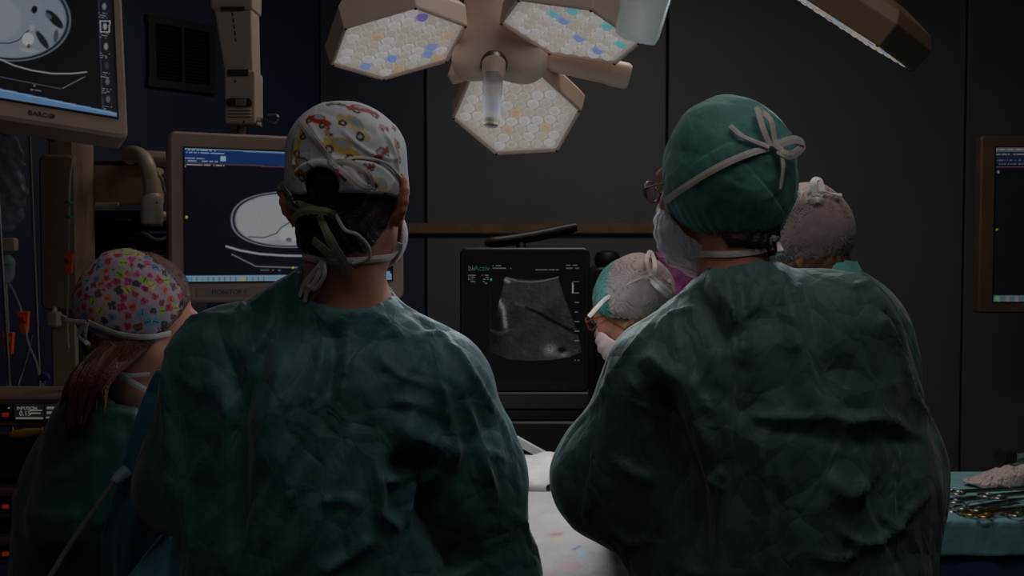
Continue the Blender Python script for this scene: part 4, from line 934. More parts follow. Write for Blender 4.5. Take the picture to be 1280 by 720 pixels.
b = MB(); q = o2 + z_ * 0.08; b.tube([q, q + np.array([0.03, 0.05, 0.12]), (q[0] + 0.05, 2.45, 2.5), (0.86, 2.8, 2.75), (0.86, 2.8, 3.0)], [0.04, 0.035, 0.035, 0.035, 0.04], 16); b.build('ceiling_arm', BEIGED, s2, smooth=True)
# frosted sterile sleeve hanging at the top, in front of the right-hand lamp head
s3 = thing('handle_sleeve', 'frosted bluish plastic sterile sleeve hanging at the top edge, beside the right lamp head', 'sleeve', W(800, -20, 1.95))
b = MB(); pts = [W(824, -70, 1.98), W(809, -8, 1.96), W(797, 40, 1.95), W(794.5, 47, 1.95), W(794, 49, 1.95)]; b.tube(pts, [0.046, 0.043, 0.039, 0.036, 0.028], 28); b.build('sleeve_body', clear_plastic('cover_frost', (232, 240, 242), 0.6), s3, smooth=True)
b = MB(); b.tube([W(824, -70, 1.98), W(840, -120, 2.0), (0.33, 2.06, 2.5), (0.36, 2.15, 3.0)], 0.022, 14); b.build('sleeve_rod', BEIGED, s3, smooth=True)

# ================================================================== SCREENS
def fmin(d, a, b): return np.clip((d - a) / (b - a), 0, 1)
def poly(px, py, pts):
    ins = np.zeros(px.shape, bool); n = len(pts)
    for i in range(n):
        (x0, y0), (x1, y1) = pts[i], pts[(i + 1) % n]
        if y0 == y1: continue
        c = ((py >= y0) != (py >= y1)); xx = x0 + (py - y0) / (y1 - y0) * (x1 - x0); ins ^= c & (px < xx)
    return ins
def seg(px, py, pts):
    d = np.full(px.shape, 1e9)
    for (a, b), (c, e) in zip(pts[:-1], pts[1:]):
        t = np.clip(((px - a) * (c - a) + (py - b) * (e - b)) / ((c - a) ** 2 + (e - b) ** 2 + 1e-9), 0, 1); d = np.minimum(d, np.hypot(px - a - t * (c - a), py - b - t * (e - b)))
    return d
def el(px, py, cx, cy, rx, ry, a=0.0):
    c, s = math.cos(a), math.sin(a); x, y = px - cx, py - cy; return np.hypot((x * c + y * s) / rx, (-x * s + y * c) / ry)
def vn(x, y, s=0):
    o = 0
    r = np.random.default_rng(s)
    for k in range(8): a = r.uniform(0, 6.28); f_ = r.uniform(0.25, 1.4); o = o + np.sin((x * math.cos(a) + y * math.sin(a)) * f_ + r.uniform(0, 6.3))
    return o / 8
def noise2(px, py, s=0): return np.random.default_rng(s).random(px.shape)
def put(C, m, col): 
    m = np.clip(m.astype(float), 0, 1)[..., None]; C[:] = C * (1 - m) + lin(col) * m
def screen(parent, o, M, x0, x1, z0, z1, nx, nz, painter, y=-0.001, name='screen', strength=1.0):
    """a flat display: glowing picture held by a fine grid of vertices"""
    X, Z = np.meshgrid(np.linspace(x0, x1, nx), np.linspace(z0, z1, nz), indexing='ij'); L = np.stack([X, np.full_like(X, y), Z], -1); Wd = L @ np.asarray(M).T + o
    px, py = PX(Wd); C = np.tile(lin((6, 7, 10)), X.shape + (1,)); painter(C, px, py, (X - x0) / (x1 - x0), (Z - z0) / (z1 - z0))
    i, j = np.meshgrid(np.arange(nx - 1), np.arange(nz - 1), indexing='ij'); k = lambda a, b: (a * nz + b).ravel()
    Q = np.stack([k(i, j), k(i + 1, j), k(i + 1, j + 1), k(i, j + 1)], 1); me = npmesh(name, Wd.reshape(-1, 3), Q); setcol(me, np.clip(C, 0, 4).reshape(-1, 3))
    return link(name, me, screen_mat('screen_glow', strength), parent, smooth=False)
def Mmon(yaw, pitch, roll): return rotz(yaw) @ rotx(pitch) @ roty(roll)
def textrows(C, px, py, x0, x1, rows, col, seed, dens=0.6, slope=0.0, hgt=1.6):
    r = np.random.default_rng(seed)
    for y, xa, xb in rows:
        b = r.random(200) < dens; ix = np.clip(((px - x0) / 1.6).astype(int), 0, 199); m = (np.abs(py - y - slope * (px - x0)) < hgt / 2) & (px > xa) & (px < xb) & b[ix]; put(C, m * 0.8, col)
# ---- monitor with the scan, lower left
def paint2(C, px, py, u, v):
    ty = 182 + (px - 226) * 0.045; by = 352.5 - (px - 232) * 0.012
    C[:] = lin((9, 10, 17))
    put(C, (py < ty + 20), (16, 38, 78)); put(C, (py < ty + 4), (88, 112, 128)); put(C, np.abs(py - ty - 21) < 0.8, (70, 40, 50))
    textrows(C, px, py, 228, 400, [(186.5, 228, 270), (190, 228, 285), (197, 229, 256), (200.5, 229, 272)], (110, 130, 150), 1, 0.75, 0.045); textrows(C, px, py, 228, 400, [(205, 228, 282)], (120, 125, 135), 2, 0.75, 0.045)
    put(C, (np.abs(px - 279) < 3) & (np.abs(py - 198.5) < 3), (120, 135, 150)); put(C, np.hypot(px - 233, py - 271.5) < 1.8, (120, 130, 50)); put(C, np.hypot(px - 230.5, py - 208) < 1.6, (110, 115, 120))
    cx, cy, rx, ry = 366, 274.5, 76, 34.5; e = (np.abs((px - cx) / rx) ** 2.5 + np.abs((py - cy) / ry) ** 2.3) ** (1 / 2.4)
    put(C, fmin(1.03 - e, 0, 0.02), (92, 98, 106)); put(C, fmin(1.0 - e, 0, 0.015), (26, 28, 34)); put(C, fmin(0.955 - e, 0, 0.02), (104, 108, 112))
    put(C, fmin(0.93 - e, 0, 0.02) * 0.8, (122, 124, 126)); C[...] *= (1 + 0.05 * vn(px, py, 4) * (e < 0.93))[..., None]
    put(C, fmin(1.3 - seg(px, py, [(311, 296), (330, 297), (345, 292), (352, 284), (362, 278)]), 0, 1) * 0.85, (40, 43, 50))
    put(C, fmin(1 - el(px, py, 361, 295, 13, 12), 0, 0.2), (128, 130, 132)); put(C, fmin(1 - el(px, py, 361, 300, 4.5, 3.5), 0, 0.3), (64, 66, 72)); put(C, fmin(1 - el(px, py, 350, 303, 24, 4), 0, 0.5) * 0.6, (100, 102, 108))
    put(C, fmin(1.6 - seg(px, py, [(315, 250), (322, 245), (335, 243)]), 0, 1) * 0.5, (60, 64, 70)); put(C, fmin(1 - el(px, py, 395, 262, 16, 8, 0.4), 0, 0.2) * 0.8, (30, 32, 38)); put(C, fmin(1 - el(px, py, 412, 285, 12, 14), 0, 0.3) * 0.5, (80, 84, 90))
    put(C, fmin(1.7 - seg(px, py, [(283, 308), (300, 313), (325, 317.5), (355, 319.5), (400, 320), (440, 316)]), 0, 1), (120, 122, 126)); put(C, fmin(1.2 - seg(px, py, [(290, 318), (320, 333), (366, 334.5), (400, 334)]), 0, 1) * 0.9, (92, 96, 102))
    put(C, np.hypot(px - 366.5, py - 334.5) < 1.6, (120, 125, 60)); textrows(C, px, py, 322, 400, [(338, 322, 352)], (70, 74, 80), 5)
    put(C, py > by - 7.5, (92, 116, 130)); put(C, (py > by - 6) & (np.sin(px * 0.9) > 0.75) & (px < 330), (60, 90, 110)); put(C, (np.abs(px - 304) < 4) & (py > by - 6), (120, 118, 90)); put(C, (np.abs(px - 234) < 2.4) & (py > by - 6), (40, 100, 170))
    put(C, (np.abs(px - 484) < 4) & (np.abs(py - 344) < 5), (90, 120, 140))
m2 = thing('monitor', 'beige-framed monitor with a body scan, behind the left surgeon\'s head', 'monitor', W(365, 274, 2.76))
def monitor(root, o, M, w_, h_, bl, br, bt_, bb, mat, painter, nx, nz, depth=0.055, r=0.018, strength=1.0):
    Mm = Matrix([list(a) for a in M]); c = o + M @ np.array([0, depth / 2, 0]); b = MB(); b.rbox(c, (w_, depth, h_), r, Mm, 6, 0.006); hs = b.build('housing', mat, root, smooth=True)
    x0, x1, z0, z1 = -w_ / 2 + bl, w_ / 2 - br, -h_ / 2 + bb, h_ / 2 - bt_; t = 0.0035; b = MB()
    for dx, dz, sx, sz in (((x0 + x1) / 2, z1 + t / 2, x1 - x0 + 2 * t, t), ((x0 + x1) / 2, z0 - t / 2, x1 - x0 + 2 * t, t), (x0 - t / 2, (z0 + z1) / 2, t, z1 - z0), (x1 + t / 2, (z0 + z1) / 2, t, z1 - z0)):
        b.box(o + M @ np.array([dx, -0.0012, dz]), (sx, 0.004, sz), Mm)
    b.build('inner_bezel', pm('bezel_black', (16, 15, 16), 0.4), root)
    return hs, screen(root, o, M, x0, x1, z0, z1, nx, nz, painter, strength=strength), (x0, x1, z0, z1)
MBE = pm('monitor_beige', (158, 132, 124), rough=0.5, var=0.04, nscale=6)
M2m = Mmon(.4375, -.0127, .0061); o2m = W(364.8, 273.6, 2.747)
monitor(m2, o2m, M2m, 0.58, 0.403, 0.036, 0.034, 0.039, 0.050, MBE, paint2, 330, 210)
lt = pm('lettering_dark', (38, 33, 32), 0.6); Mt = Matrix([list(a) for a in M2m])
text('lettering', 'MONITOR 1', 0.0155, o2m + M2m @ np.array([-0.195, -0.0028, -0.1775]), Mt, lt, m2)
b = MB(); b.rbox(o2m + M2m @ np.array([-0.145, -0.0008, -0.1775]), (0.17, 0.002, 0.020), 0.002, Mt, 3, 0.0005); b.build('name_plate', pm('plate_beige', (138, 118, 112), 0.5), m2)
# ---- monitor, top left corner
M1m = Mmon(.65, -.4534, .118); o1m = W(-26.27, 38.91, 2.2)
def paint1(C, px, py, u, v):
    C[:] = lin((9, 9, 11)); sl_ = 0.157
    e = el(px, py, 10, 20, 76, 54, 0.14); put(C, fmin(1.05 - e, 0, 0.02), (78, 84, 94)); put(C, fmin(1.02 - e, 0, 0.015), (20, 22, 28)); put(C, fmin(0.975 - e, 0, 0.02), (88, 96, 106))
    put(C, fmin(0.95 - e, 0, 0.03) * 0.8, (98, 104, 112)); C[...] *= (1 + 0.09 * vn(px, py, 5) * (e < 0.95))[..., None]
    put(C, fmin(1 - el(px, py, -14, 22, 44, 30, 0.1), 0, 0.1) * 0.8, (106, 110, 116)); put(C, fmin(1 - el(px, py, 43, 12, 4.2, 5.4, 0.3), 0, 0.2), (10, 11, 15)); put(C, fmin(1 - el(px, py, 68, 24, 6, 17, -0.75), 0, 0.2), (14, 15, 19))
    put(C, fmin(1 - el(px, py, 53, 50, 4.5, 15, -0.6), 0, 0.2), (22, 24, 30)); put(C, fmin(1 - el(px, py, 70, 45, 3.4, 10, 0.1), 0, 0.3) * 0.8, (34, 36, 42)); put(C, fmin(1.2 - seg(px, py, [(-10, 54), (12, 54), (24, 50), (31, 42), (36, 38)]), 0, 1), (22, 24, 30))
    put(C, fmin(1 - el(px, py, 35, 49, 8, 9), 0, 0.15), (132, 134, 136)); put(C, fmin(1 - el(px, py, 36, 58, 2.6, 3.6), 0, 0.3), (50, 54, 60)); put(C, fmin(1 - el(px, py, 36, 63, 14, 3.4, 0.1), 0, 0.4) * 0.8, (116, 118, 122)); put(C, fmin(1 - el(px, py, 40, 35, 4, 5), 0, 0.3), (112, 116, 120)); put(C, fmin(1 - el(px, py, 60, 20, 6, 4, 0.7), 0, 0.3) * 0.6, (70, 76, 84))
    put(C, fmin(1.3 - seg(px, py, [(0, 74), (18, 82), (40, 88), (65, 92), (90, 92), (108, 90)]), 0, 1), (116, 118, 122)); put(C, fmin(0.9 - seg(px, py, [(0, 96), (40, 104), (76, 111)]), 0, 1) * 0.8, (72, 76, 84)); put(C, fmin(0.9 - seg(px, py, [(78, 110.5), (106, 96)]), 0, 1), (92, 96, 102))
    put(C, np.hypot(px - 43, py - 107) < 1.3, (100, 100, 60)); textrows(C, px, py, 36, 60, [(111.5, 38, 51)], (84, 88, 92), 6, 0.8, sl_)
    xr = 123 + (py - 0) * 0.042
    put(C, (px > xr) & (px < xr + 19.5), (17, 18, 23)); put(C, (np.abs(px - xr) < 0.7), (40, 42, 50))
    for k, (cy, br_) in enumerate(((8, 90), (33, 110), (58, 100), (82, 40), (102, 70), (124, 70))):
        cx = 130 + cy * 0.042; put(C, fmin(1 - el(px, py, cx, cy, 3, 5.2), 0, 0.4), (br_, br_ + 4, br_ + 8)); textrows(C, px, py, 123, 143, [(cy + 7.5, cx - 7, cx + 5), (cy + 10.5, cx - 7, cx + 2), (cy + 13, cx - 7, cx + 4)], (92, 96, 102), 7 + k, 0.7, sl_, 1.3)
        if k == 1: put(C, (np.abs(px - cx) < 6.2) & (np.abs(py - cy) < 7.4) & ~((np.abs(px - cx) < 5) & (np.abs(py - cy) < 6.2)), (130, 132, 136))
    put(C, (px > xr + 19.5) & (px < xr + 22), (84, 112, 140)); put(C, (px > xr + 22), (20, 22, 28)); by = 110.5 + (px) * 0.208; put(C, py > by, (70, 100, 132)); put(C, (py > by + 1) & (py < by + 2.5), (96, 124, 150))
m1 = thing('monitor', 'large tilted monitor with a body scan, cut off by the top left corner', 'monitor', o1m)
_, _, bx1 = monitor(m1, o1m, M1m, 0.56, 0.38, 0.022, 0.0225, 0.022, 0.043, MBE, paint1, 260, 230, r=0.014); Mt1 = Matrix([list(a) for a in M1m])
def onplane(px, py, o, M): 
    d = W(px, py, 2.0) - np.array([0, 0, CAMZ]); n = M[:, 1]; t = ((o - np.array([0, 0, CAMZ])) @ n) / (d @ n); return M.T @ (np.array([0, 0, CAMZ]) + d * t - o)
q = onplane(35, 141, o1m, M1m); text('lettering', 'BARCO', 0.0142, o1m + M1m @ np.array([q[0], -0.001, q[2]]), Mt1, lt, m1)
b = MB(); q = onplane(66, 145.6, o1m, M1m); b.lathe(o1m + M1m @ np.array([q[0], -0.0008, q[2]]), [(0.0042, 0.0), (0.0042, 0.001)], 12, Mt1 @ Matrix.Rotation(math.pi / 2, 3, 'X')); b.build('logo_ring', lt, m1)
c = o1m + M1m @ np.array([0, 0.06, 0.02]); b = MB(); b.tube([c, c + np.array([-0.02, 0.1, 0.1]), (c[0], c[1] + 0.15, 2.5), (c[0], c[1] + 0.15, 3.0)], 0.03, 14); b.build('ceiling_arm', BEIGED, m1, smooth=True)
# ---- wall display, right edge
def paint3(C, px, py, u, v):
    C[:] = lin((7, 8, 12)); put(C, py < 204, (18, 22, 36)); put(C, py < 190, (60, 64, 70)); textrows(C, px, py, 1244, 1400, [(187, 1244, 1400), (193, 1244, 1400)], (110, 110, 112), 3, 0.7, 0, 2)
    textrows(C, px, py, 1244, 1400, [(200, 1246, 1300), (205, 1246, 1300)], (76, 84, 96), 4, 0.7, 0, 1.8); put(C, np.abs(py - 209) < 0.8, (64, 48, 48)); put(C, np.hypot(px - 1248, py - 215) < 1.6, (90, 90, 96)); put(C, np.hypot(px - 1246, py - 287) < 1.6, (96, 90, 40))
    put(C, py > 369, (58, 70, 80)); put(C, (py > 370) & (np.sin(px * 0.55) > 0.4), (90, 84, 78)); put(C, np.hypot(px - 1246, py - 373) < 3, (70, 110, 70))
m3 = thing('monitor', 'dark wall display in a bronze-lit frame, cut off by the right edge', 'monitor', W(1400, 280, 4.2))
o3 = W(1225, 281, 4.2); o3 = np.array([o3[0] + 0.55, 4.2, o3[2]]); h3 = W(1225, 170, 4.2)[2] - W(1225, 392, 4.2)[2]
monitor(m3, o3, np.eye(3), 1.10, h3, 0.054, 0.054, 0.044, 0.044, pm('frame_bronze_lit', (96, 74, 60), 0.5, var=0.15, nscale=12), paint3, 300, 160, r=0.012)  # bronze light on the frame is put into its colour
b = MB(); b.box((o3[0], 4.42, o3[2]), (0.1, 0.34, 0.1)); b.box((o3[0], 4.27, o3[2]), (0.4, 0.04, 0.3)); b.box((o3[0], 4.79, o3[2]), (0.2, 0.41, 0.06)); b.box((o3[0], 4.985, o3[2]), (0.3, 0.03, 0.3)); b.build('wall_bracket', DARKMETAL, m3)
# ---- ultrasound machine
def paintU(C, px, py, u, v):
    C[:] = lin((5, 5, 6)); ax, ay = 672, 205; r = np.hypot(px - ax, py - ay); r2 = np.hypot((px - 668) / 1.0, (py - 340) / 1.0)
    sec = poly(px, py, [(632, 346), (648, 349), (665, 350), (680, 349), (697, 346), (707, 376), (722, 416), (727, 440), (712, 446), (690, 450), (660, 451), (635, 449), (613, 440), (612, 415), (622, 385)])
    r_ = noise2(px, py, 3); g = 30 + 9 * vn(px * 0.5, py * 0.5, 6) + 6 * vn(px, py, 9) + (r_ - 0.5) * 16; dx = px - 668; g = g + 5 * (py < 395) - np.abs(dx - 20) * 0.05
    dark = np.exp(-el(px, py, 692, 392, 10, 8) ** 2) * 14 + np.exp(-el(px, py, 648, 392, 12, 10) ** 2) * 12 + np.exp(-el(px, py, 619, 400, 9, 18) ** 2) * 30 + np.exp(-el(px, py, 722, 385, 12, 14) ** 2) * 16 + np.exp(-el(px, py, 616, 432, 16, 16) ** 2) * 16
    br_ = 72 * np.exp(-(seg(px, py, [(624, 376), (629, 386), (631, 398), (632, 408)]) / 3.0) ** 2) * (0.55 + 0.6 * r_) + 40 * np.exp(-(seg(px, py, [(611, 412), (625, 417), (636, 413)]) / 2.2) ** 2) * r_ + 60 * np.exp(-el(px, py, 688, 437, 9, 8) ** 2) * (0.4 + 0.8 * r_) + 66 * np.exp(-el(px, py, 704, 443, 7, 4) ** 2) * (0.5 + 0.6 * r_) + 22 * np.exp(-(seg(px, py, [(645, 379), (662, 385)]) / 2) ** 2)
    g = np.clip(g - dark + br_, 6, 128); g = g - 60 * np.exp(-el(px, py, 702, 438, 4, 4) ** 2); g = g - 40 * np.exp(-(seg(px, py, [(658, 384), (680, 395), (705, 409), (727, 419)]) / 1.8) ** 2); g = np.clip(g, 5, 130)
    gl = lin(np.stack([g, g * 1.0, g * 1.04], -1)); C[sec] = gl[sec]
    put(C, fmin(1.1 - seg(px, py, [(632, 347), (648, 351.5), (665, 352.5), (680, 351), (698, 346.5)]), 0, 1) * 0.7, (90, 92, 96)); put(C, fmin(3 - seg(px, py, [(632, 350), (636, 352)]), 0, 3), (100, 100, 104))
    T = (84, 88, 92)
    textrows(C, px, py, 580, 730, [(332, 616, 628), (335.5, 616, 641)], T, 1, 0.75, 0, 1.3); textrows(C, px, py, 580, 730, [(337, 668, 698)], T, 2, 0.8, 0, 1.3); textrows(C, px, py, 580, 730, [(331.5, 708, 722), (335, 708, 724)], T, 3, 0.75, 0, 1.3)
    for k, y in enumerate((344, 346.8, 349.2, 351.6, 354)): textrows(C, px, py, 580, 730, [(y, 585, 594)], T, 5 + k, 0.7, 0, 1.1); textrows(C, px, py, 580, 730, [(y, 602, 611)], T, 15 + k, 0.6, 0, 1.1)
    put(C, np.hypot(px - 613.8, py - 349.4) < 1.5, (60, 130, 90)); put(C, (np.abs(px - 716) < 0.7) & (np.abs(py - 360) < 7), (110, 112, 116)); textrows(C, px, py, 700, 730, [(352, 716, 724)], T, 40, 0.8, 0, 1.1)
    for k in range(8): textrows(C, px, py, 700, 730, [(366 + k * 12, 718, 724)], T, 50 + k, 0.8, 0, 1.2)
    put(C, np.abs(px - 612.5) < 0.35, (14, 14, 16))
us = thing('ultrasound_machine', 'black ultrasound machine showing a grey fan-shaped scan between the two surgeons', 'ultrasound', (0.035, 3.25, 0))
ou = W(656, 400, 3.2); MI = np.eye(3); hu = W(656, 310, 3.2)[2] - W(656, 490, 3.2)[2]; wu = W(737, 400, 3.2)[0] - W(575, 400, 3.2)[0]
PB = pm('plastic_black', (20, 20, 22), 0.45); PG = pm('plastic_charcoal', (62, 62, 64), 0.5)
b = MB(); b.rbox(ou + np.array([0, 0.025, 0]), (wu, 0.05, hu), 0.02, None, 6, 0.004); b.build('screen_housing', PB, us, smooth=True)
screen(us, ou, MI, -wu / 2 + 0.01, wu / 2 - 0.01, -hu / 2 + 0.03, hu / 2 - 0.01, 230, 260, paintU)
zu = W(656, 500, 3.2)[2]; b = MB(); b.rbox((ou[0], 3.225, W(656, 501, 3.2)[2]), (wu, 0.06, 0.05), 0.006, None, 4, 0.004); b.build('lower_bar', PG, us, smooth=True)
b = MB(); b.rbox((ou[0], 3.24, W(656, 519, 3.2)[2]), (wu * 0.98, 0.07, 0.034), 0.006, None, 4, 0.004); b.build('handle_bar', PB, us, smooth=True)
b = MB(); b.rbox((ou[0], 3.30, 0.92), (0.36, 0.22, 0.2), 0.02, None, 4, 0.006); b.build('console', pm('plastic_dark_grey', (40, 40, 42), 0.5), us, smooth=True)
b = MB(); b.rbox((ou[0], 3.32, 0.48), (0.16, 0.14, 0.70), 0.02, None, 4, 0.006); b.build('column', PG, us, smooth=True)
b = MB(); b.rbox((ou[0], 3.34, 0.11), (0.46, 0.48, 0.07), 0.02, None, 4, 0.006); b.build('base', PG, us, smooth=True)
for dx in (-0.18, 0.18):
    for dy in (-0.17, 0.2): b = MB(); b.tube([(ou[0] + dx - 0.015, 3.34 + dy, 0.04), (ou[0] + dx + 0.015, 3.34 + dy, 0.04)], 0.04, 16); b.build('caster', PB, us, smooth=True)
g1 = pm('print_grey', (90, 94, 96), 0.6, emis=(52, 58, 60), estr=1.0); g2 = pm('print_green', (40, 90, 70), 0.6, emis=(26, 66, 48), estr=1.0)
text('lettering', 'bk', 0.0215, W(585, 335.5, 3.199), Matrix.Identity(3), g1, us); text('lettering', 'Activ', 0.0215, W(592.5, 335.5, 3.199), Matrix.Identity(3), g2, us)
b = MB(); b.tube(spline([W(606, 304, 3.36), W(640, 300, 3.38), W(680, 293, 3.4), W(720, 284, 3.42)], 4), [0.008] + [0.019] * 11 + [0.015], 14, flat=0.8); b.build('probe_arm', PB, us, smooth=True, label='black probe-holder arm above the screen')
b = MB(); b.tube([W(650, 300, 3.39), W(656, 340, 3.36), (ou[0], 3.33, 1.0)], 0.015, 10); b.build('arm_post', PB, us, smooth=True)

# ================================================================== OPERATING TABLE, PATIENT DRAPE
ot = thing('operating_table', 'operating table under the white drape, between the two surgeons', 'table', (0.0, 2.45, 0))
MBR = pm('metal_brushed', (140, 140, 142), 0.35, metal=0.9)
b = MB(); b.rbox((-0.02, 2.42, 0.90), (0.50, 1.06, 0.07), 0.02, None, 4, 0.006); b.build('table_pad', pm('pad_black', (30, 32, 36), 0.5), ot, smooth=True)
b = MB(); b.rbox((-0.02, 2.46, 0.50), (0.2, 0.28, 0.74), 0.02, None, 4, 0.006); b.build('column', MBR, ot, smooth=True)
b = MB(); b.rbox((-0.02, 2.46, 0.07), (0.42, 0.8, 0.12), 0.03, None, 4, 0.01); b.build('base', MBR, ot, smooth=True)
def cloth_grid(name, xs, ys, zf, mat, parent=None, thick=0.003, colf=None, label=None, amp=0.003, sp=0.09, seed=3):
    X, Y = np.meshgrid(xs, ys, indexing='ij'); V = np.array([zf(x, y) for x, y in zip(X.ravel(), Y.ravel())]); nx, ny = len(xs), len(ys)
    i, j = np.meshgrid(np.arange(nx - 1), np.arange(ny - 1), indexing='ij'); k = lambda a, b: (a * ny + b).ravel(); Q = np.stack([k(i, j), k(i + 1, j), k(i + 1, j + 1), k(i, j + 1)], 1)
    N = vnormals(V, Q); V = V + N * crumple(V, sp, amp, rng=np.random.default_rng(seed))[:, None]; me = npmesh(name, V, Q)
    if colf is not None: setcol(me, colf(V))
    o = link(name, me, mat, parent, label=label); md = o.modifiers.new('thickness', 'SOLIDIFY'); md.thickness = thick; md.offset = 0; return o
def drape_z(x, y):
    cx, cy, hx, hy, zt = -0.04, 2.42, 0.30, 0.53, 0.965; r = 0.03
    dx = abs(x - cx) - hx; dy = abs(y - cy) - hy; z = zt; X_, Y_ = x, y
    if dx > 0: z -= max(0, dx - r * 0.4); X_ = cx + math.copysign(hx + min(dx, r) * 0.6 + 0.012 * math.sin(y * 26) * min(1, dx * 5), x - cx)
    if dy > 0: z = min(z, zt - max(0, dy - r * 0.4)); Y_ = cy + math.copysign(hy + min(dy, r) * 0.6 + 0.012 * math.sin(x * 26) * min(1, dy * 5), y - cy)
    return (X_, Y_, z + (0.012 * math.sin(x * 9 + y * 5) if dx < 0 and dy < 0 else 0))
def stains(V):
    px, py = PX(V); C = np.tile(lin((170, 160, 160)), (len(V), 1))[None]; q = lambda m, c: put(C, m[None], c); top = V[:, 2] > 0.93
    q(fmin(1 - el(px, py, 700, 638, 6, 3), 0, 0.6) * top * 0.8, (120, 165, 200)); q(fmin(1.6 - seg(px, py, [(681, 671), (690, 669), (704, 668)]), 0, 1) * top * 0.7, (170, 70, 50)); q(fmin(1 - el(px, py, 698, 675, 9, 5), 0, 0.9) * top * 0.7, (190, 175, 110))
    q(fmin(1.7 - seg(px, py, [(717, 688), (724, 684)]), 0, 1) * top, (60, 90, 170)); q(fmin(1 - el(px, py, 727, 692, 7, 5), 0, 0.7) * top * 0.8, (140, 190, 215)); q(fmin(1 - el(px, py, 712, 708, 18, 8), 0, 0.9) * top * 0.45, (215, 130, 150)); q(fmin(1 - el(px, py, 690, 716, 12, 6), 0, 0.9) * top * 0.4, (215, 130, 150)); q(fmin(1 - el(px, py, 709, 650, 8, 4), 0, 0.9) * top * 0.3, (220, 190, 120))
    return C[0]
o = cloth_grid('patient_drape', np.linspace(-0.62, 0.54, 150), np.linspace(1.60, 3.12, 200), drape_z, paper_mat('drape_white', (214, 206, 206), scale=7, strength=0.4, attr='col'), colf=stains, thick=0.002)
tag(o, 'white surgical drape with blood and marker stains covering the table top', 'drape')
bo = thing('padded_bolster', 'white padded bolster on the far end of the draped table', 'bolster', (0.10, 2.70, 0.97))
def fb(p):
    d = ell(p, (0.10, 2.64, 0.985), (0.15, 0.12, 0.045)); d = sm(d, ell(p, (0.12, 2.56, 0.98), (0.10, 0.07, 0.03)), 0.03); return d + 0.003 * np.sin(p[:, 0] * 70 + p[:, 2] * 60)
V, Q = snet(fb, (-0.10, 2.50, 0.88), (0.30, 2.86, 1.12), 0.007); link('pad', npmesh('pad', V, Q), paper_mat('pad_white', (205, 196, 194), scale=10, strength=0.3), bo)
rl = thing('table_rail', 'pale metal side bar rising past the bolster between the surgeons', 'bar', W(675, 567, 2.84))
b = MB(); a_, c_ = W(640, 547, 2.72), W(712, 587, 2.66); b.tube([a_, c_], 0.0125, 4); b.tube([a_, (a_[0], a_[1], 0.62), (0.16, 2.7, 0.6)], 0.009, 8); b.build('bar', pm('bar_white', (190, 186, 184), 0.4, metal=0.2), rl)
b = MB(); b.box((0.15, 2.66, 0.60), (0.3, 0.05, 0.04)); b.build('rail_clamp', MBR, rl)
kn = thing('clamp_post', 'pale round knob on a slim post in front of the ultrasound screen', 'post', (W(602, 460, 2.55)[0], 2.55, 0.97))
kp = W(602, 461, 2.55); b = MB(); b.tube([kp + np.array([0, 0, -0.016]), kp + np.array([0, 0, -0.01]), kp + np.array([0, 0, 0.004]), kp + np.array([0, 0, 0.013])], [0.010, 0.012, 0.012, 0.006], 14); b.build('knob', pm('knob_pale', (200, 186, 180), 0.4), kn, smooth=True)
b = MB(); b.tube([kp + np.array([0, 0, -0.014]), (kp[0], kp[1], 0.955)], 0.005, 8); b.build('post', MBR, kn, smooth=True)

# ================================================================== INSTRUMENT TABLE, right
it = thing('instrument_table', 'instrument table under teal and dark blue drapes at the right edge', 'table', (1.45, 2.66, 0))
TZ = 0.93
DT = paper_mat('drape_teal', (124, 172, 182), scale=9, strength=0.4); DB = paper_mat('drape_navy', (40, 66, 108), scale=6, strength=0.3)
b = MB(); b.rbox((1.45, 2.66, TZ - 0.03), (1.08, 0.46, 0.03), 0.01, None, 3, 0.004); 
b.build('table_top', MBR, it)
for dx in (-0.48, 0.48):
    for dy in (-0.18, 0.18): b = MB(); b.tube([(1.45 + dx, 2.66 + dy, 0.0), (1.45 + dx, 2.66 + dy, TZ - 0.04)], 0.014, 10); b.build('leg', MBR, it, smooth=True)
def drape2(drop, ex, wob, zt):
    def g(x, y):
        cx, cy, hx, hy = 1.45, 2.66, 0.55 + ex, 0.235 + ex; dx = abs(x - cx) - hx; dy = abs(y - cy) - hy; z = zt; X_, Y_ = x, y
        if dx > 0: z -= dx; X_ = cx + math.copysign(hx + wob * math.sin(y * 34) * min(1, dx * 6) + 0.02 * min(1, dx * 12), x - cx)
        if dy > 0: z = min(z, zt - dy); Y_ = cy + math.copysign(hy + wob * math.sin(x * 38 + math.sin(x * 13)) * min(1, dy * 6) + 0.02 * min(1, dy * 12), y - cy)
        return (X_, Y_, z)
    return g
cloth_grid('under_drape', np.linspace(0.25, 2.65, 150), np.linspace(1.78, 3.54, 110), drape2(0.6, 0.008, 0.014, TZ - 0.007), DB, it, amp=0.0015, label='dark blue under-drape hanging to the floor')
cloth_grid('top_drape', np.linspace(0.81, 2.09, 140), np.linspace(2.335, 2.985, 90), drape2(0.12, 0.02, 0.008, TZ), DT, it, amp=0.0018, sp=0.06, label='teal drape over the table top')
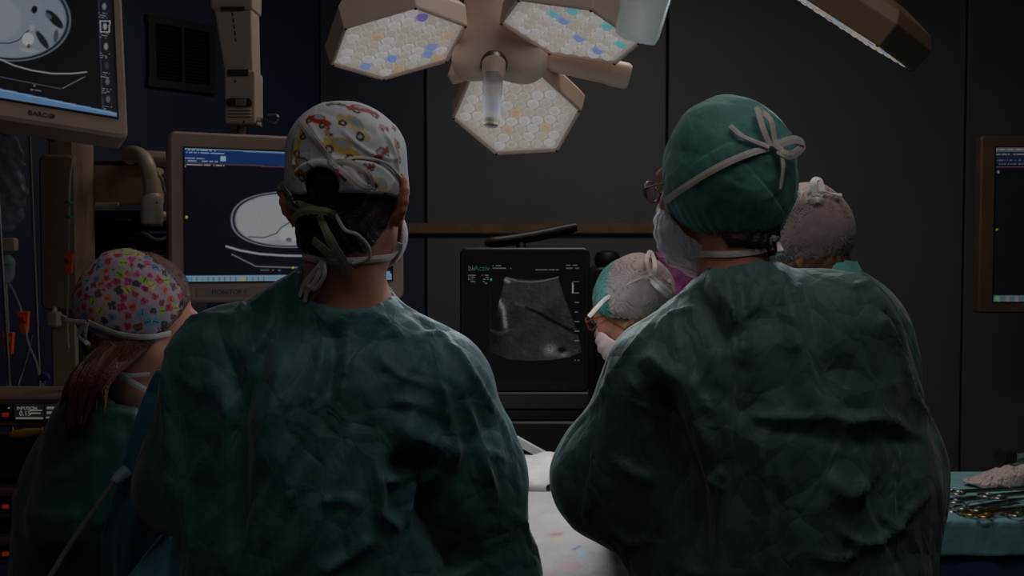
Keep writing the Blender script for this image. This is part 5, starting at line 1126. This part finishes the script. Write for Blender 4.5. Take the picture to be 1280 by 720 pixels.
# gauze heap
gz = thing('gauze', 'crumpled white gauze cloth on the teal instrument table', 'gauze', (1.14, 2.76, TZ))
def fg(p):
    d = ell(p, (1.30, 2.76, TZ + 0.022), (0.13, 0.06, 0.024)); d = sm(d, ell(p, (1.27, 2.74, TZ + 0.036), (0.05, 0.045, 0.020)), 0.02); d = sm(d, ell(p, (1.175, 2.75, TZ + 0.012), (0.055, 0.045, 0.012)), 0.02)
    return np.maximum(d + 0.004 * np.sin(p[:, 0] * 110 + 2 * np.sin(p[:, 1] * 60)) * np.cos(p[:, 1] * 80), TZ + 0.004 - p[:, 2])
V, Q = snet(fg, (1.08, 2.64, TZ - 0.01), (1.46, 2.86, TZ + 0.09), 0.005); N = grad(fg, V); V = V + N * crumple(V, 0.025, 0.0028, rng=np.random.default_rng(5))[:, None]; link('cloth', npmesh('cloth', V, Q), paper_mat('gauze_white', (210, 190, 188), scale=30, strength=0.5), gz)
tw = thing('towel_bundle', 'dark green rolled towel at the back of the instrument table, right edge', 'towel', (1.42, 2.84, TZ))
def ft(p):
    d = rc(p, (1.30, 2.84, TZ + 0.034), (1.60, 2.88, TZ + 0.06), 0.028, 0.05); return d + 0.0035 * np.sin(np.arctan2(p[:, 2] - TZ - 0.04, p[:, 1] - 2.84) * 7 + p[:, 0] * 30)
V, Q = snet(ft, (1.22, 2.75, TZ - 0.01), (1.68, 2.96, TZ + 0.13), 0.006); link('roll', npmesh('roll', V, Q), paper_mat('towel_green', (46, 84, 72), scale=14, strength=0.5), tw)
b = MB(); b.tube([W(1263, 570, 2.80), W(1250, 571, 2.78)], [0.02, 0.018], 14); b.build('roll_mouth_shade', pm('shade_black', (14, 16, 18), 0.8), tw, smooth=True)  # solid black stub paints the shade in the roll's opening
GOLD = pm('gold', (200, 150, 70), 0.3, metal=1.0)
def clamp(px, py, Y, ang, L_, goldy, label, lay):
    o = W(px, py, Y); o[2] = TZ + 0.006 + lay; R_ = rotz(ang); root = thing('surgical_clamp', label, 'clamp', o, 'ring-handled clamps laid out on the instrument table'); mat = GOLD if goldy else STEEL
    T = lambda a, c, z=0: o + R_ @ np.array([a, c, z])
    for s in (-1, 1):
        b = MB(); rr = [T(s * 0.019 + 0.0155 * math.cos(t), 0.0 + 0.019 * math.sin(t), 0.002 * s) for t in np.linspace(0, 2 * math.pi, 17)]; b.tube(rr, 0.003, 7, cap=False); b.build('ring_handle', mat, root, smooth=True)
        b = MB(); b.tube([T(s * 0.012, 0.014, 0.001 * s), T(s * 0.009, 0.035, 0.001 * s), T(s * 0.003, L_ * 0.62), T(-s * 0.0025, L_ * 0.72), T(-s * 0.002, L_)], [0.003, 0.0038, 0.0044, 0.004, 0.0018], 7); b.build('shaft', STEEL, root, smooth=True)
    b = MB(); b.tube([T(0, L_ * 0.66, -0.005), T(0, L_ * 0.66, 0.006)], 0.0042, 10); b.build('pivot', mat, root, smooth=True)
    b = MB(); b.box(T(0.0, 0.04, 0), (0.012, 0.006, 0.003), Matrix([list(r) for r in R_])); b.build('ratchet', STEEL, root)
CL = [(1199, 629, 2.47, -1.12, False, 'steel clamp nearest the right surgeon\'s gown, dark rings'), (1222, 641, 2.42, -1.15, True, 'gold-ringed clamp at the front edge, lowest in view'), (1212, 634, 2.45, -1.05, False, 'steel clamp lying just behind the lowest gold-ringed clamp'),
      (1253, 629, 2.47, -1.2, True, 'gold-ringed clamp right of centre among the row of clamps'), (1279, 641, 2.41, -1.1, False, 'steel clamp with double rings cut off by the right edge')]
for k, (px, py, Y, a, gd, lb) in enumerate(CL): clamp(px, py, Y, a, 0.19, gd, lb, 0.006 * (k % 3))
for k, (px, py, Y, a) in enumerate(((1186, 619, 2.56, -1.25), (1190, 612, 2.62, -1.35), (1240, 620, 2.55, -1.22))):
    clamp(px, py, Y, a, 0.24, False, ('long dark steel clamp emerging from behind the right surgeon, nearer one', 'long dark steel clamp emerging from behind the right surgeon, under the gauze', 'long dark steel clamp in front of the gauze')[k], 0.004 + 0.006 * k)

# ================================================================== EQUIPMENT BEHIND THE ASSISTANT
tr_ = thing('equipment_trolley', 'black equipment trolley behind the bent assistant', 'trolley', (0.56, 3.75, 0))
x0, x1 = W(742, 330, 3.7)[0], W(905, 330, 3.7)[0]; zt = W(742, 334, 3.7)[2]
b = MB(); b.rbox(((x0 + x1) / 2, 3.80, zt / 2 + 0.03), (x1 - x0, 0.3, zt - 0.06), 0.02, None, 4, 0.006); b.build('cabinet', PB, tr_, smooth=True)
for dx in (x0 + 0.05, x1 - 0.05):
    for dy in (3.69, 3.91): b = MB(); b.tube([(dx - 0.012, dy, 0.03), (dx + 0.012, dy, 0.03)], 0.03, 14); b.build('caster', PB, tr_, smooth=True)
bx = thing('speaker', 'round-topped black speaker on the trolley behind the bent assistant', 'speaker', (W(759, 330, 3.72)[0], 3.78, zt))
b = MB(); c = (W(759, 330, 3.78)[0], 3.78, zt); b.lathe(c, [(0.034, 0.0), (0.042, 0.008), (0.044, 0.03), (0.036, 0.048), (0.015, 0.055)], 18); b.build('speaker_body', PB, bx, smooth=True)
pc = thing('purple_cloth', 'purple cloth hung over the trolley, below the right surgeon\'s mask', 'cloth', (0.6, 3.62, 1.2))
def purp(x, y):       # x along, y: 0..1 over the top then down the front
    s = y * 0.62; z = zt + 0.045; Yv = 3.86 - s
    if s > 0.26: Yv = 3.60 + 0.015 * math.sin(x * 46) * min(1, (s - 0.26) * 8); z = zt + 0.045 - (s - 0.26)
    return (x, Yv, z + 0.006 * math.sin(x * 30 + y * 6))
cloth_grid('cloth_sheet', np.linspace(W(823, 320, 3.6)[0], W(902, 320, 3.6)[0], 60), np.linspace(0, 1, 80), purp, paper_mat('purple', (136, 66, 118), scale=12, strength=0.5), pc, amp=0.004, sp=0.07)
b = MB(); b.box(((W(826, 320, 3.7)[0] + x1) / 2, 3.79, zt + 0.019), (x1 - W(826, 320, 3.7)[0] - 0.02, 0.2, 0.037)); b.build('folded_core', MATS['purple'], pc)

# ================================================================== MONITOR ARM (centre left)
arm = thing('ceiling_boom', 'beige ceiling arm with hook holding the scan monitor', 'arm', W(300, 60, 2.86)); Y = 2.84
def quad(name, pts, d, mat, parent, Y=Y, bev=0.006, label=None):
    o = MB().prism([W(a, b_, Y) for a, b_ in pts], (0, d, 0)).build(name, mat, parent, label=label)
    bm_ = o.modifiers.new('bevel', 'BEVEL'); bm_.width = bev; bm_.segments = 3; bm_.limit_method = 'ANGLE'; return o
quad('upper_block', [(261, -60), (317, -60), (316, 12), (263, 11)], 0.10, BEIGED, arm)
quad('tapered_cover', [(267, 10), (315, 11), (317, 100), (282, 100), (275, 60)], 0.085, BEIGED, arm, Y + 0.006)
quad('slot', [(275, 8), (306, 8), (305, 12.5), (276, 12.5)], 0.006, DARKMETAL, arm, Y - 0.003, 0.001)
for k in range(5): quad('seam_mark', [(289.5 + k * 1.0, 15 + k * 8), (291 + k, 15 + k * 8), (291.8 + k, 20 + k * 8), (290.3 + k, 20 + k * 8)], 0.004, DARKMETAL, arm, Y + 0.003, 0.0004)
quad('joint_box', [(280, 88), (319, 88), (319.5, 156), (281, 155)], 0.09, BEIGED, arm, Y - 0.002)
quad('recess', [(284, 86.5), (310, 86.5), (310, 95), (284, 95)], 0.006, DARKMETAL, arm, Y - 0.006, 0.001)
b = MB(); b.rbox(W(299, 128, Y - 0.004), (0.066, 0.008, 0.020), 0.0095, None, 6, 0.001); b.build('clip_slot', DARKMETAL, arm, smooth=True)
b = MB(); b.rbox(W(301, 128, Y - 0.009), (0.026, 0.008, 0.017), 0.003, None, 4, 0.001); b.build('clip', STEEL, arm, smooth=True)
for y_ in (137, 141, 145): b = MB(); b.rbox(W(300, y_, Y - 0.004), (0.056, 0.006, 0.004), 0.0015, None, 3, 0.0008); b.build('ring_band', BEIGED, arm, smooth=True)
b = MB(); b.tube([W(302, 150, Y + 0.045), W(302, 180, Y + 0.045)], 0.019, 16); b.build('shaft', STEEL, arm, smooth=True)
b = MB(); mp = o2m + M2m @ np.array([-0.03, 0.072, 0.04]); b.rbox(mp, (0.12, 0.034, 0.12), 0.01, Mt, 4, 0.004); b.tube([W(302, 178, Y + 0.045), mp + np.array([0.0, 0.08, 0.05]), mp], 0.018, 10); b.build('mount_plate', DARKMETAL, arm, smooth=True)
for x_, y_ in ((294, 101.5), (305, 152)): b = MB(); b.tube([W(x_, y_, Y - 0.006), W(x_, y_, Y + 0.002)], 0.0028, 8); b.build('screw', DARKMETAL, arm)
b = MB(); b.tube(spline([W(318, 147, Y + 0.02), W(330, 149, Y), W(338, 153, Y - 0.01), (W(345, 153, Y - 0.01)), W(348, 147, Y - 0.01), W(343, 143, Y - 0.01), W(334, 144, Y - 0.01)], 5), 0.0028, 8); b.build('wire_hook', STEEL, arm, smooth=True)
b = MB(); b.tube([W(318, 150, Y + 0.02), W(327, 151, Y)], 0.004, 8); b.tube([W(328, 149, Y), W(328, 158, Y)], 0.0022, 8); b.build('hook_pin', STEEL, arm, smooth=True)
q = W(289, -60, Y + 0.05); b = MB(); b.tube([q, (q[0], q[1] + 0.02, 2.60), (q[0] + 0.03, q[1] + 0.05, 3.0)], [0.055, 0.05, 0.05], 18); b.build('ceiling_column', BEIGED, arm, smooth=True)

# ================================================================== ANAESTHESIA CORNER, left
pen = thing('supply_column', 'tall beige supply column with rounded panel behind the drip stands', 'column', (W(80, 300, 2.75)[0], 2.8, 0)); CB = pm('column_beige', (156, 132, 112), rough=0.55, var=0.1, nscale=5); CB2 = pm('column_tan', (138, 114, 92), rough=0.55, var=0.1, nscale=5)
xa, xb = W(50, 300, 2.75)[0], W(97, 300, 2.75)[0]; za, zb = W(60, 388, 2.75)[2], W(60, 193, 2.75)[2]
b = MB(); b.rbox(((xa + xb) / 2, 2.77, (za + zb) / 2), (xb - xa, 0.05, zb - za), 0.02, None, 6, 0.006); b.build('front_panel', CB2, pen, smooth=True)
xa2, xb2 = W(70, 300, 2.85)[0], W(101, 300, 2.85)[0]; b = MB(); b.rbox(((xa2 + xb2) / 2, 2.88, 1.5), (xb2 - xa2, 0.14, 2.985), 0.02, None, 6, 0.004); b.build('mast', CB, pen, smooth=True)
b = MB(); b.rbox(((xa2 + xb2) / 2, 2.88, 0.04), (0.4, 0.4, 0.075), 0.02, None, 4, 0.004); b.build('foot', CB, pen, smooth=True)
sb = thing('equipment_box', 'beige equipment box on the column arm beside the curved tube', 'box', W(140, 230, 2.95))
c0 = (W(98, 230, 2.95) + W(182, 230, 2.95)) / 2; wx = W(182, 230, 2.95)[0] - W(98, 230, 2.95)[0]; hz = W(98, 206, 2.95)[2] - W(98, 257, 2.95)[2]
b = MB(); b.rbox(c0 + np.array([0, 0.08, 0]), (wx, 0.16, hz), 0.012, None, 4, 0.005); b.build('box_body', CB, sb, smooth=True)
b = MB(); b.rbox(c0 + np.array([-0.01, 0.08, hz / 2 + 0.003]), (wx + 0.02, 0.17, 0.008), 0.003, None, 3, 0.001); b.build('lid', pm('lid_dark', (48, 36, 32), 0.5), sb)
b = MB(); b.rbox(W(134, 255.5, 2.945), (0.062, 0.012, 0.011), 0.004, None, 3, 0.001); b.build('label_strip', pm('strip_cream', (200, 186, 150), 0.5), sb)
b = MB(); b.tube([c0 + np.array([-wx / 2, 0.08, 0]), ((xa2 + xb2) / 2, 2.93, c0[2])], 0.018, 10); b.build('box_bracket', CB, sb)
rk = thing('equipment_rack', 'dark rack of black devices behind the nurse\'s cap', 'rack', (W(155, 300, 3.2)[0], 3.2, 0))
xl, xr = W(100, 300, 3.15)[0], W(222, 300, 3.15)[0]
for dx in (xl, xr): b = MB(); b.rbox((dx, 3.25, 0.86), (0.03, 0.28, 1.7), 0.004, None, 3, 0.002); b.build('side_panel', PG, rk)
for yy, hh in ((268, 0.02), (316, 0.014), (372, 0.02), (440, 0.02), (560, 0.02)): z = W(150, yy, 3.15)[2]; b = MB(); b.rbox(((xl + xr) / 2, 3.25, z), (xr - xl, 0.27, hh), 0.002, None, 3, 0.001); b.build('shelf', pm('shelf_grey', (66, 62, 60), 0.5), rk)
for (a, b_, c, d) in ((102, 275, 160, 312), (163, 272, 218, 288), (163, 292, 218, 313), (104, 322, 214, 366), (104, 380, 214, 430)):
    p0, p1 = W(a, d, 3.13), W(c, b_, 3.13); bb = MB(); bb.rbox(((p0[0] + p1[0]) / 2, 3.22, (p0[2] + p1[2]) / 2), (p1[0] - p0[0], 0.17, p1[2] - p0[2]), 0.006, None, 4, 0.003); bb.build('device', PB, rk, smooth=True)
b = MB(); b.tube(spline([W(160, 300, 3.1), W(178, 292, 3.08), (W(195, 300, 3.08)), W(214, 296, 3.1)], 5), 0.006, 8); b.build('cable', PG, rk, smooth=True)
tb = thing('curved_pipe', 'pale curved tube ending in a white cylindrical joint', 'arm', W(185, 230, 2.7)); TBM = pm('tube_cream', (176, 158, 138), 0.4, var=0.05)
b = MB(); b.tube(spline([W(170, 200, 3.02), W(160, 195, 2.90), W(164, 191, 2.80), W(176, 195, 2.72), W(184, 206, 2.70), W(188, 225, 2.70), W(189.5, 248, 2.70)], 6), 0.0185, 18); b.build('tube', TBM, tb, smooth=True)
b = MB(); b.tube([W(188, 243, 2.7), W(189, 246, 2.7), W(189.5, 249, 2.7), W(190, 277, 2.7), W(190, 280, 2.7)], [0.019, 0.025, 0.0265, 0.0265, 0.024], 20); b.build('joint', pm('joint_white', (196, 180, 172), 0.4), tb, smooth=True)
b = MB(); b.tube([W(190, 280, 2.7), W(190, 282.5, 2.7)], 0.025, 20); b.build('joint_ring', pm('ring_teal', (70, 96, 100), 0.4), tb, smooth=True)
for x_ in (187, 196): b = MB(); b.tube([W(x_, 253.5, 2.674), W(x_, 253.5, 2.68)], 0.0022, 8); b.build('pin', DARKMETAL, tb)
b = MB(); b.tube([W(176, 196, 2.9), W(240, 199, 2.95)], 0.017, 14); b.build('cross_tube', TBM, tb, smooth=True)
b = MB(); b.tube([W(190, 262, 2.72), W(190, 268, 2.95), W(240, 274, 3.0)], 0.012, 10); b.build('rear_tube', TBM, tb, smooth=True)
b = MB(); b.tube(spline([W(196, 216, 2.74), W(202, 224, 2.76), (W(206, 240, 2.78)), W(214, 250, 2.8)], 5), 0.004, 8); b.tube(spline([W(214, 214, 2.8), W(208, 218, 2.8), W(204, 222, 2.8)], 3), 0.007, 8); b.build('white_cable', TBM, tb, smooth=True)

# drip stands, bags, lines
def stand(label, p0, p1, hooks):
    p0, p1 = np.array(p0), np.array(p1); d = (p1 - p0) / (p1[2] - p0[2]); base = p0 + d * (0.03 - p0[2]); top = p0 + d * (1.86 - p0[2]); r = thing('drip_stand', label, 'stand', (base[0], base[1], 0))
    b = MB(); b.tube([base, top], 0.0036, 10); b.build('pole', STEEL, r, smooth=True)
    b = MB()
    for k in range(5): a = 2 * math.pi * k / 5; b.tube([base + np.array([0, 0, 0.03]), base + np.array([0.2 * math.cos(a), 0.2 * math.sin(a), -0.005])], 0.009, 8)
    b.build('foot', STEEL, r, smooth=True)
    for hx in hooks:
        b = MB(); c = np.array(hx); b.tube([c + np.array([0.02 * math.cos(t), 0, 0.02 * math.sin(t)]) for t in np.linspace(math.pi * 0.95, math.pi * 2.05, 12)], 0.0025, 8); b.tube([c + np.array([0.02, 0, 0]), c + np.array([0.0, 0.0, 0.05]), top], 0.0022, 6); b.build('hook', pm('brass_dull', (150, 126, 92), 0.35, metal=0.8), r, smooth=True)
    return r
stand('drip stand, a thin bright pole left of the beige column', W(53, 560, 2.42), W(36, 150, 2.42), [W(66, 164, 2.42), W(10, 158, 2.42)])
stand('drip stand at the left edge of the photo, behind the orange clamps', W(14, 520, 2.30), W(1, 300, 2.30), [])
bg = thing('drip_bag', 'clear crumpled drip bag hanging at the left edge under the corner monitor', 'drip bag', W(12, 230, 2.4))
def fbg(p):
    c = W(10, 235, 2.40).astype(np.float32); q = p - c; d = ell(q, (0, 0, -0.02), (0.038, 0.016, 0.07)); d = sm(d, ell(q, (0, 0, 0.07), (0.032, 0.008, 0.05)), 0.03); return d + 0.003 * np.sin(q[:, 0] * 150 + q[:, 2] * 90) + 0.002 * np.sin(q[:, 2] * 230)
c = W(10, 235, 2.4); V, Q = snet(fbg, c - np.array([0.06, 0.04, 0.13]), c + np.array([0.06, 0.04, 0.15]), 0.004); link('bag', npmesh('bag', V, Q), clear_plastic('bag_clear', (150, 156, 160), 0.45), bg)
b = MB(); b.rbox(W(8, 306, 2.4), (0.045, 0.02, 0.03), 0.006, None, 4, 0.002); b.build('bag_port', pm('port_cream', (150, 136, 110), 0.5), bg, smooth=True)
b = MB(); b.lathe(W(10, 345, 2.40), [(0.006, -0.014), (0.014, 0), (0.015, 0.034), (0.006, 0.045)], 14); b.build('drip_chamber', clear_plastic('chamber_clear', (180, 190, 190), 0.4), bg, smooth=True)
b = MB(); b.lathe(W(10, 331, 2.40), [(0.0155, 0), (0.0155, 0.004)], 14); b.build('chamber_ring', pm('ring_green', (30, 120, 84), 0.5), bg)
b = MB(); b.tube([W(10, 204, 2.4), W(10, 176, 2.41), W(10, 165, 2.42)], 0.003, 6); b.build('bag_loop', clear_plastic('chamber_clear', (180, 190, 190), 0.4), bg)
def clampc(px, py, Y, label):
    r = thing('roller_clamp', label, 'clamp', W(px, py, Y), 'orange roller clamps on the drip lines'); OR = pm('clamp_orange', (205, 70, 38), 0.5, emis=None); c = W(px, py, Y)
    b = MB(); b.add([c + np.array(v) for v in ((-.011, -.006, .021), (.011, -.006, .021), (.007, -.006, -.024), (-.005, -.006, -.024), (-.011, .006, .021), (.011, .006, .021), (.007, .006, -.024), (-.005, .006, -.024))], [(0, 1, 2, 3), (7, 6, 5, 4), (0, 4, 5, 1), (1, 5, 6, 2), (2, 6, 7, 3), (3, 7, 4, 0)]); b.build('clamp_body', OR, r)
    b = MB(); b.tube([c + np.array([-0.005, -0.010, 0.008]), c + np.array([0.006, -0.010, 0.008])], 0.006, 12); b.build('roller', pm('clamp_orange_dark', (150, 48, 28), 0.5), r, smooth=True)
clampc(30, 402, 2.38, 'orange roller clamp, higher of the two left of the bright pole'); clampc(11, 428, 2.34, 'orange roller clamp at the left edge, lowest of the three'); clampc(86, 328, 2.60, 'orange roller clamp in front of the beige column')
def line(label, pts, r, mat): 
    o = MB().tube(spline(pts, 6), r, 7).build('infusion_line', mat, None, smooth=True); tag(o, label, 'tube'); return o
TUBE = clear_plastic('tube_clear', (170, 168, 164), 0.55)
line('clear drip line through the upper left orange clamp, down to the pumps', [W(10, 352, 2.40), W(16, 362, 2.40), W(24, 380, 2.40), W(30, 400, 2.38), W(36, 430, 2.36), W(47, 458, 2.34), W(53, 500, 2.30), W(54, 512, 2.26)], 0.0022, TUBE)
line('clear drip line through the clamp at the left edge', [W(8, 352, 2.40), W(9, 380, 2.38), W(11, 428, 2.34), W(10, 470, 2.32), W(9, 510, 2.27)], 0.0022, TUBE)
line('clear line hanging down the front of the beige column', [W(92, 192, 2.66), W(87, 230, 2.62), W(86, 300, 2.60), W(85, 360, 2.60), W(84, 400, 2.60), W(86, 436, 2.58)], 0.0026, TUBE)
line('dark thin cable looping down beside the pumps', [W(40, 420, 2.45), W(33, 450, 2.42), W(24, 478, 2.38), W(18, 500, 2.32), (W(17, 514, 2.28))], 0.003, PB)
for yy in (253, 271): b = MB(); c = W(86.5, yy, 2.61); b.tube([c + np.array([0, 0, -0.003]), c + np.array([0, 0, 0.003])], 0.009, 12); tag(b.build('line_clip', pm('clip_green', (20, 110, 80), 0.5), None, smooth=True), 'small green clip on the column line, %s one' % ('upper' if yy < 260 else 'lower'), 'clip', 'green clips on the column line')
sy = thing('syringe_holder', 'small pale holder below the beige column, left of the butterfly cap', 'holder', W(68, 398, 2.55)); b = MB(); b.rbox(W(68, 399, 2.68), (0.026, 0.03, 0.036), 0.006, None, 4, 0.003); b.build('holder_body', pm('holder_pale', (150, 140, 130), 0.5), sy, smooth=True); b = MB(); b.tube([W(68, 399, 2.68), W(68, 386, 2.74)], 0.006, 8); b.build('holder_arm', BEIGED, sy)
vl = thing('valve', 'small violet valve hanging on the line above the top pump', 'valve', W(54, 472, 2.33)); b = MB(); b.tube([W(47, 476, 2.33), W(53, 472, 2.33), W(61, 470, 2.33)], [0.006, 0.009, 0.006], 10); b.tube([W(54, 465, 2.33), W(54, 480, 2.33)], 0.005, 8); b.build('valve_body', pm('valve_violet', (52, 44, 96), 0.5), vl, smooth=True)
b = MB(); b.tube([W(54, 478, 2.33), W(54.2, 500, 2.29), W(54.5, 510, 2.24)], 0.002, 6); b.build('valve_line', TUBE, vl, smooth=True)

# infusion pumps stacked in a rack
RK = thing('pump_rack', 'rack holding the stack of infusion pumps at the lower left', 'rack', (W(20, 600, 2.3)[0], 2.3, 0)); pr = pm('pump_tan', (118, 92, 82), 0.5, var=0.06); Yp = 2.10
xl, xr = W(-95, 600, Yp)[0], W(80, 600, Yp)[0]
for dx in (xl - 0.012, xr + 0.0): b = MB(); b.rbox((dx, Yp + 0.12, 0.70), (0.012, 0.05, 1.39), 0.003, None, 3, 0.002); b.build('upright', pm('rack_brown', (60, 46, 40), 0.5), RK)
b = MB(); b.rbox(((xl + xr) / 2, Yp + 0.12, 0.03), (0.45, 0.3, 0.05), 0.02, None, 3, 0.004); b.build('base', pm('rack_brown', (60, 46, 40), 0.5), RK)
for (a, d) in ((560, 603), (652, 674)):
    p0, p1 = W(-95, d, Yp), W(72, a, Yp); b = MB(); b.rbox(((p0[0] + p1[0]) / 2, Yp + 0.10, (p0[2] + p1[2]) / 2), (p1[0] - p0[0], 0.13, p1[2] - p0[2]), 0.006, None, 4, 0.003); b.build('cradle', pm('rack_brown', (60, 46, 40), 0.5), RK, smooth=True)
lcd = pm('lcd_text', (150, 150, 140), 0.5, emis=(92, 96, 90), estr=1.0)
def pump(y0_, y1_, label, txt, wtx, disp):
    r = thing('infusion_pump', label, 'pump', W(20, y1_, Yp), 'infusion pumps stacked in the rack'); p0, p1 = W(-92, y1_ + 10, Yp), W(78, y0_ - 9, Yp)
    b = MB(); b.rbox(((p0[0] + p1[0]) / 2, Yp + 0.09, (p0[2] + p1[2]) / 2), (p1[0] - p0[0], 0.16, p1[2] - p0[2]), 0.006, None, 4, 0.004); b.build('pump_case', pr, r, smooth=True)
    def pl(nm, a, b_, c, d, off, mat, th=0.004): q0, q1 = W(a, d, Yp + off), W(c, b_, Yp + off); m = MB(); m.rbox(((q0[0] + q1[0]) / 2, Yp + 0.006 + off, (q0[2] + q1[2]) / 2), (q1[0] - q0[0], th, q1[2] - q0[2]), 0.0015, None, 3, 0.0006); return m.build(nm, mat, r)
    pl('front_panel', -90, y0_, 76, y1_, 0.0, pm('pump_panel', (34, 26, 25), 0.4)); 
    D = disp; s_ = pl('display', D[0], D[1], D[2], D[3], -0.004, pm('lcd_frame', (26, 26, 25), 0.3, emis=(14, 15, 14), estr=1))
    pl('display_line', D[0] + 1, D[3] - 2.6, D[2] - 1, D[3] - 0.6, -0.0075, pm('lcd_bar', (120, 120, 110), 0.5, emis=(88, 90, 82), estr=1))
    pl('start_key', 1, (y0_ + y1_) / 2 + 1, 9, (y0_ + y1_) / 2 + 6, -0.004, pm('key_red', (120, 24, 18), 0.5, emis=(82, 16, 10), estr=1))
    for t_, sz, xx, yy in txt: text('lettering', t_, sz, W(xx, yy, Yp - 0.006) , Matrix.Identity(3), lcd, r)
    return r, pl
r, pl = pump(506, 525, 'top infusion pump, display reading 0.15 above a yellow clip', [('INFUSION', 0.0085, 21, 510.5), ('0.15', 0.0130, 24, 517)], 0, (17, 506, 53, 525)); pl('side_display', 55, 506, 74, 525, -0.004, MATS['lcd_frame']); pl('display_line', 56, 521.5, 72, 523.5, -0.0075, MATS['lcd_bar'])
pl('display_line', 36, 513, 51, 514.2, -0.0075, MATS['lcd_bar']); pl('display_line', 36, 516.5, 49, 517.7, -0.0075, MATS['lcd_bar']); pl('display_line', 57, 509, 71, 512, -0.0075, MATS['lcd_bar']); pl('display_line', 57, 515, 68, 518, -0.0075, MATS['lcd_bar'])
b = MB(); b.tube([W(11, 510, Yp - 0.003), W(11, 510, Yp + 0.004)], 0.0018, 8); b.build('status_light', pm('led_green', (90, 160, 80), 0.4, emis=(70, 110, 60), estr=1), r)
pump(621, 640, 'middle infusion pump, display reading 3.00', [('INFUSION', 0.0065, 18, 624), ('3.00', 0.0165, 19, 631.5)], 0, (14, 621, 42, 640)); pump(682, 698, 'lowest infusion pump in view, bright display partly behind the nurse\'s arm', [('8', 0.0165, 27, 689)], 0, (17, 682, 40, 698))
yc = thing('yellow_clip', 'yellow plastic clip below the top infusion pump', 'clip', W(34, 543, 2.07)); b = MB(); b.tube([W(14, 544, 2.085), W(18, 543.5, 2.08), W(36, 541.5, 2.08), W(50, 540, 2.08), W(53, 540, 2.085)], [0.006, 0.0105, 0.0105, 0.008, 0.005], 12, flat=0.8); b.build('clip_body', pm('clip_yellow', (190, 140, 40), 0.45), yc, smooth=True); b = MB(); b.tube([W(34, 542, 2.085), W(34, 545, 2.14)], 0.005, 8); b.build('clip_stem', pm('clip_yellow', (190, 140, 40), 0.45), yc)

# blue drape on its stand, between the nurse and the left surgeon
DBL = paper_mat('drape_blue', (44, 98, 120), scale=7, strength=0.5)
bd = thing('blue_drape', 'blue drape hanging on a stand between the nurse and the left surgeon', 'drape', (-0.60, 1.86, 0))
ze = W(200, 462, 1.86)[2]
def bdr(u, v):      # u across 0..1, v down 0..1
    z = ze - v * (ze - 0.12); L = W(200, 470, 1.86)[0] - 0.10 * min(1, v * 4.2) ** 0.8; Rr = L + 0.16 + 0.10 * v; Yv = 1.845 + 0.012 * math.sin(u * 17 + v * 3) * min(1, v * 3 + 0.2)
    return (L + (Rr - L) * u, Yv, z - 0.02 * u)
cloth_grid('drape_sheet', np.linspace(0, 1, 60), np.linspace(0, 1, 170), bdr, DBL, bd, amp=0.005, sp=0.10)
b = MB(); b.tube([(-0.50, 1.915, 0.0), (-0.50, 1.915, ze - 0.01)], 0.009, 10); b.tube([(-0.60, 1.905, ze - 0.012), (-0.42, 1.915, ze - 0.02)], 0.007, 8); b.build('drape_stand', MBR, bd, smooth=True)
b = MB(); b.rbox((-0.50, 1.93, 0.02), (0.3, 0.18, 0.035), 0.01, None, 3, 0.003); b.build('stand_foot', MBR, bd)
bf = thing('blue_drape', 'lighter blue peaked fold of drape at the bottom, beside the left surgeon\'s elbow', 'drape', (-0.62, 1.68, 0))
def bfd(u, v):
    z = W(205, 678, 1.62)[2] - 0.004 * abs(u - 0.5) - v * 0.92; s = (u - 0.5); X_ = W(205, 678, 1.62)[0] + s * (0.03 + 0.55 * min(1, v * 3)) ; return (X_, 1.66 - 0.06 * (1 - abs(s) * 2) * min(1, v * 5) + 0.01 * math.sin(v * 20 + u * 9), max(z, 0.02))
cloth_grid('drape_sheet', np.linspace(0, 1, 50), np.linspace(0, 1, 110), bfd, paper_mat('drape_blue_lit', (66, 124, 146), scale=7, strength=0.5), bf, amp=0.004, sp=0.08)  # same blue drape, made lighter to paint the light on this fold
st = MB().tube(spline([W(142, 602, 1.80), W(128, 622, 1.78), W(104, 656, 1.76), W(80, 692, 1.74), W(62, 722, 1.72), W(16, 798, 1.70), (-0.98, 1.72, 0.5), (-1.0, 1.72, 0.01)], 6), 0.0045, 8).build('suction_tube', TUBE, None, smooth=True); tag(st, 'clear suction tube running diagonally down in front of the nurse', 'tube')
sc = MB().tube([W(160, 588, 1.83), W(150, 596, 1.82), W(141, 603, 1.80)], [0.012, 0.011, 0.006], 12, flat=0.6).build('tube_connector', pm('connector_blue', (120, 150, 170), 0.5), None, smooth=True); tag(sc, 'pale blue connector at the upper end of the suction tube', 'connector')
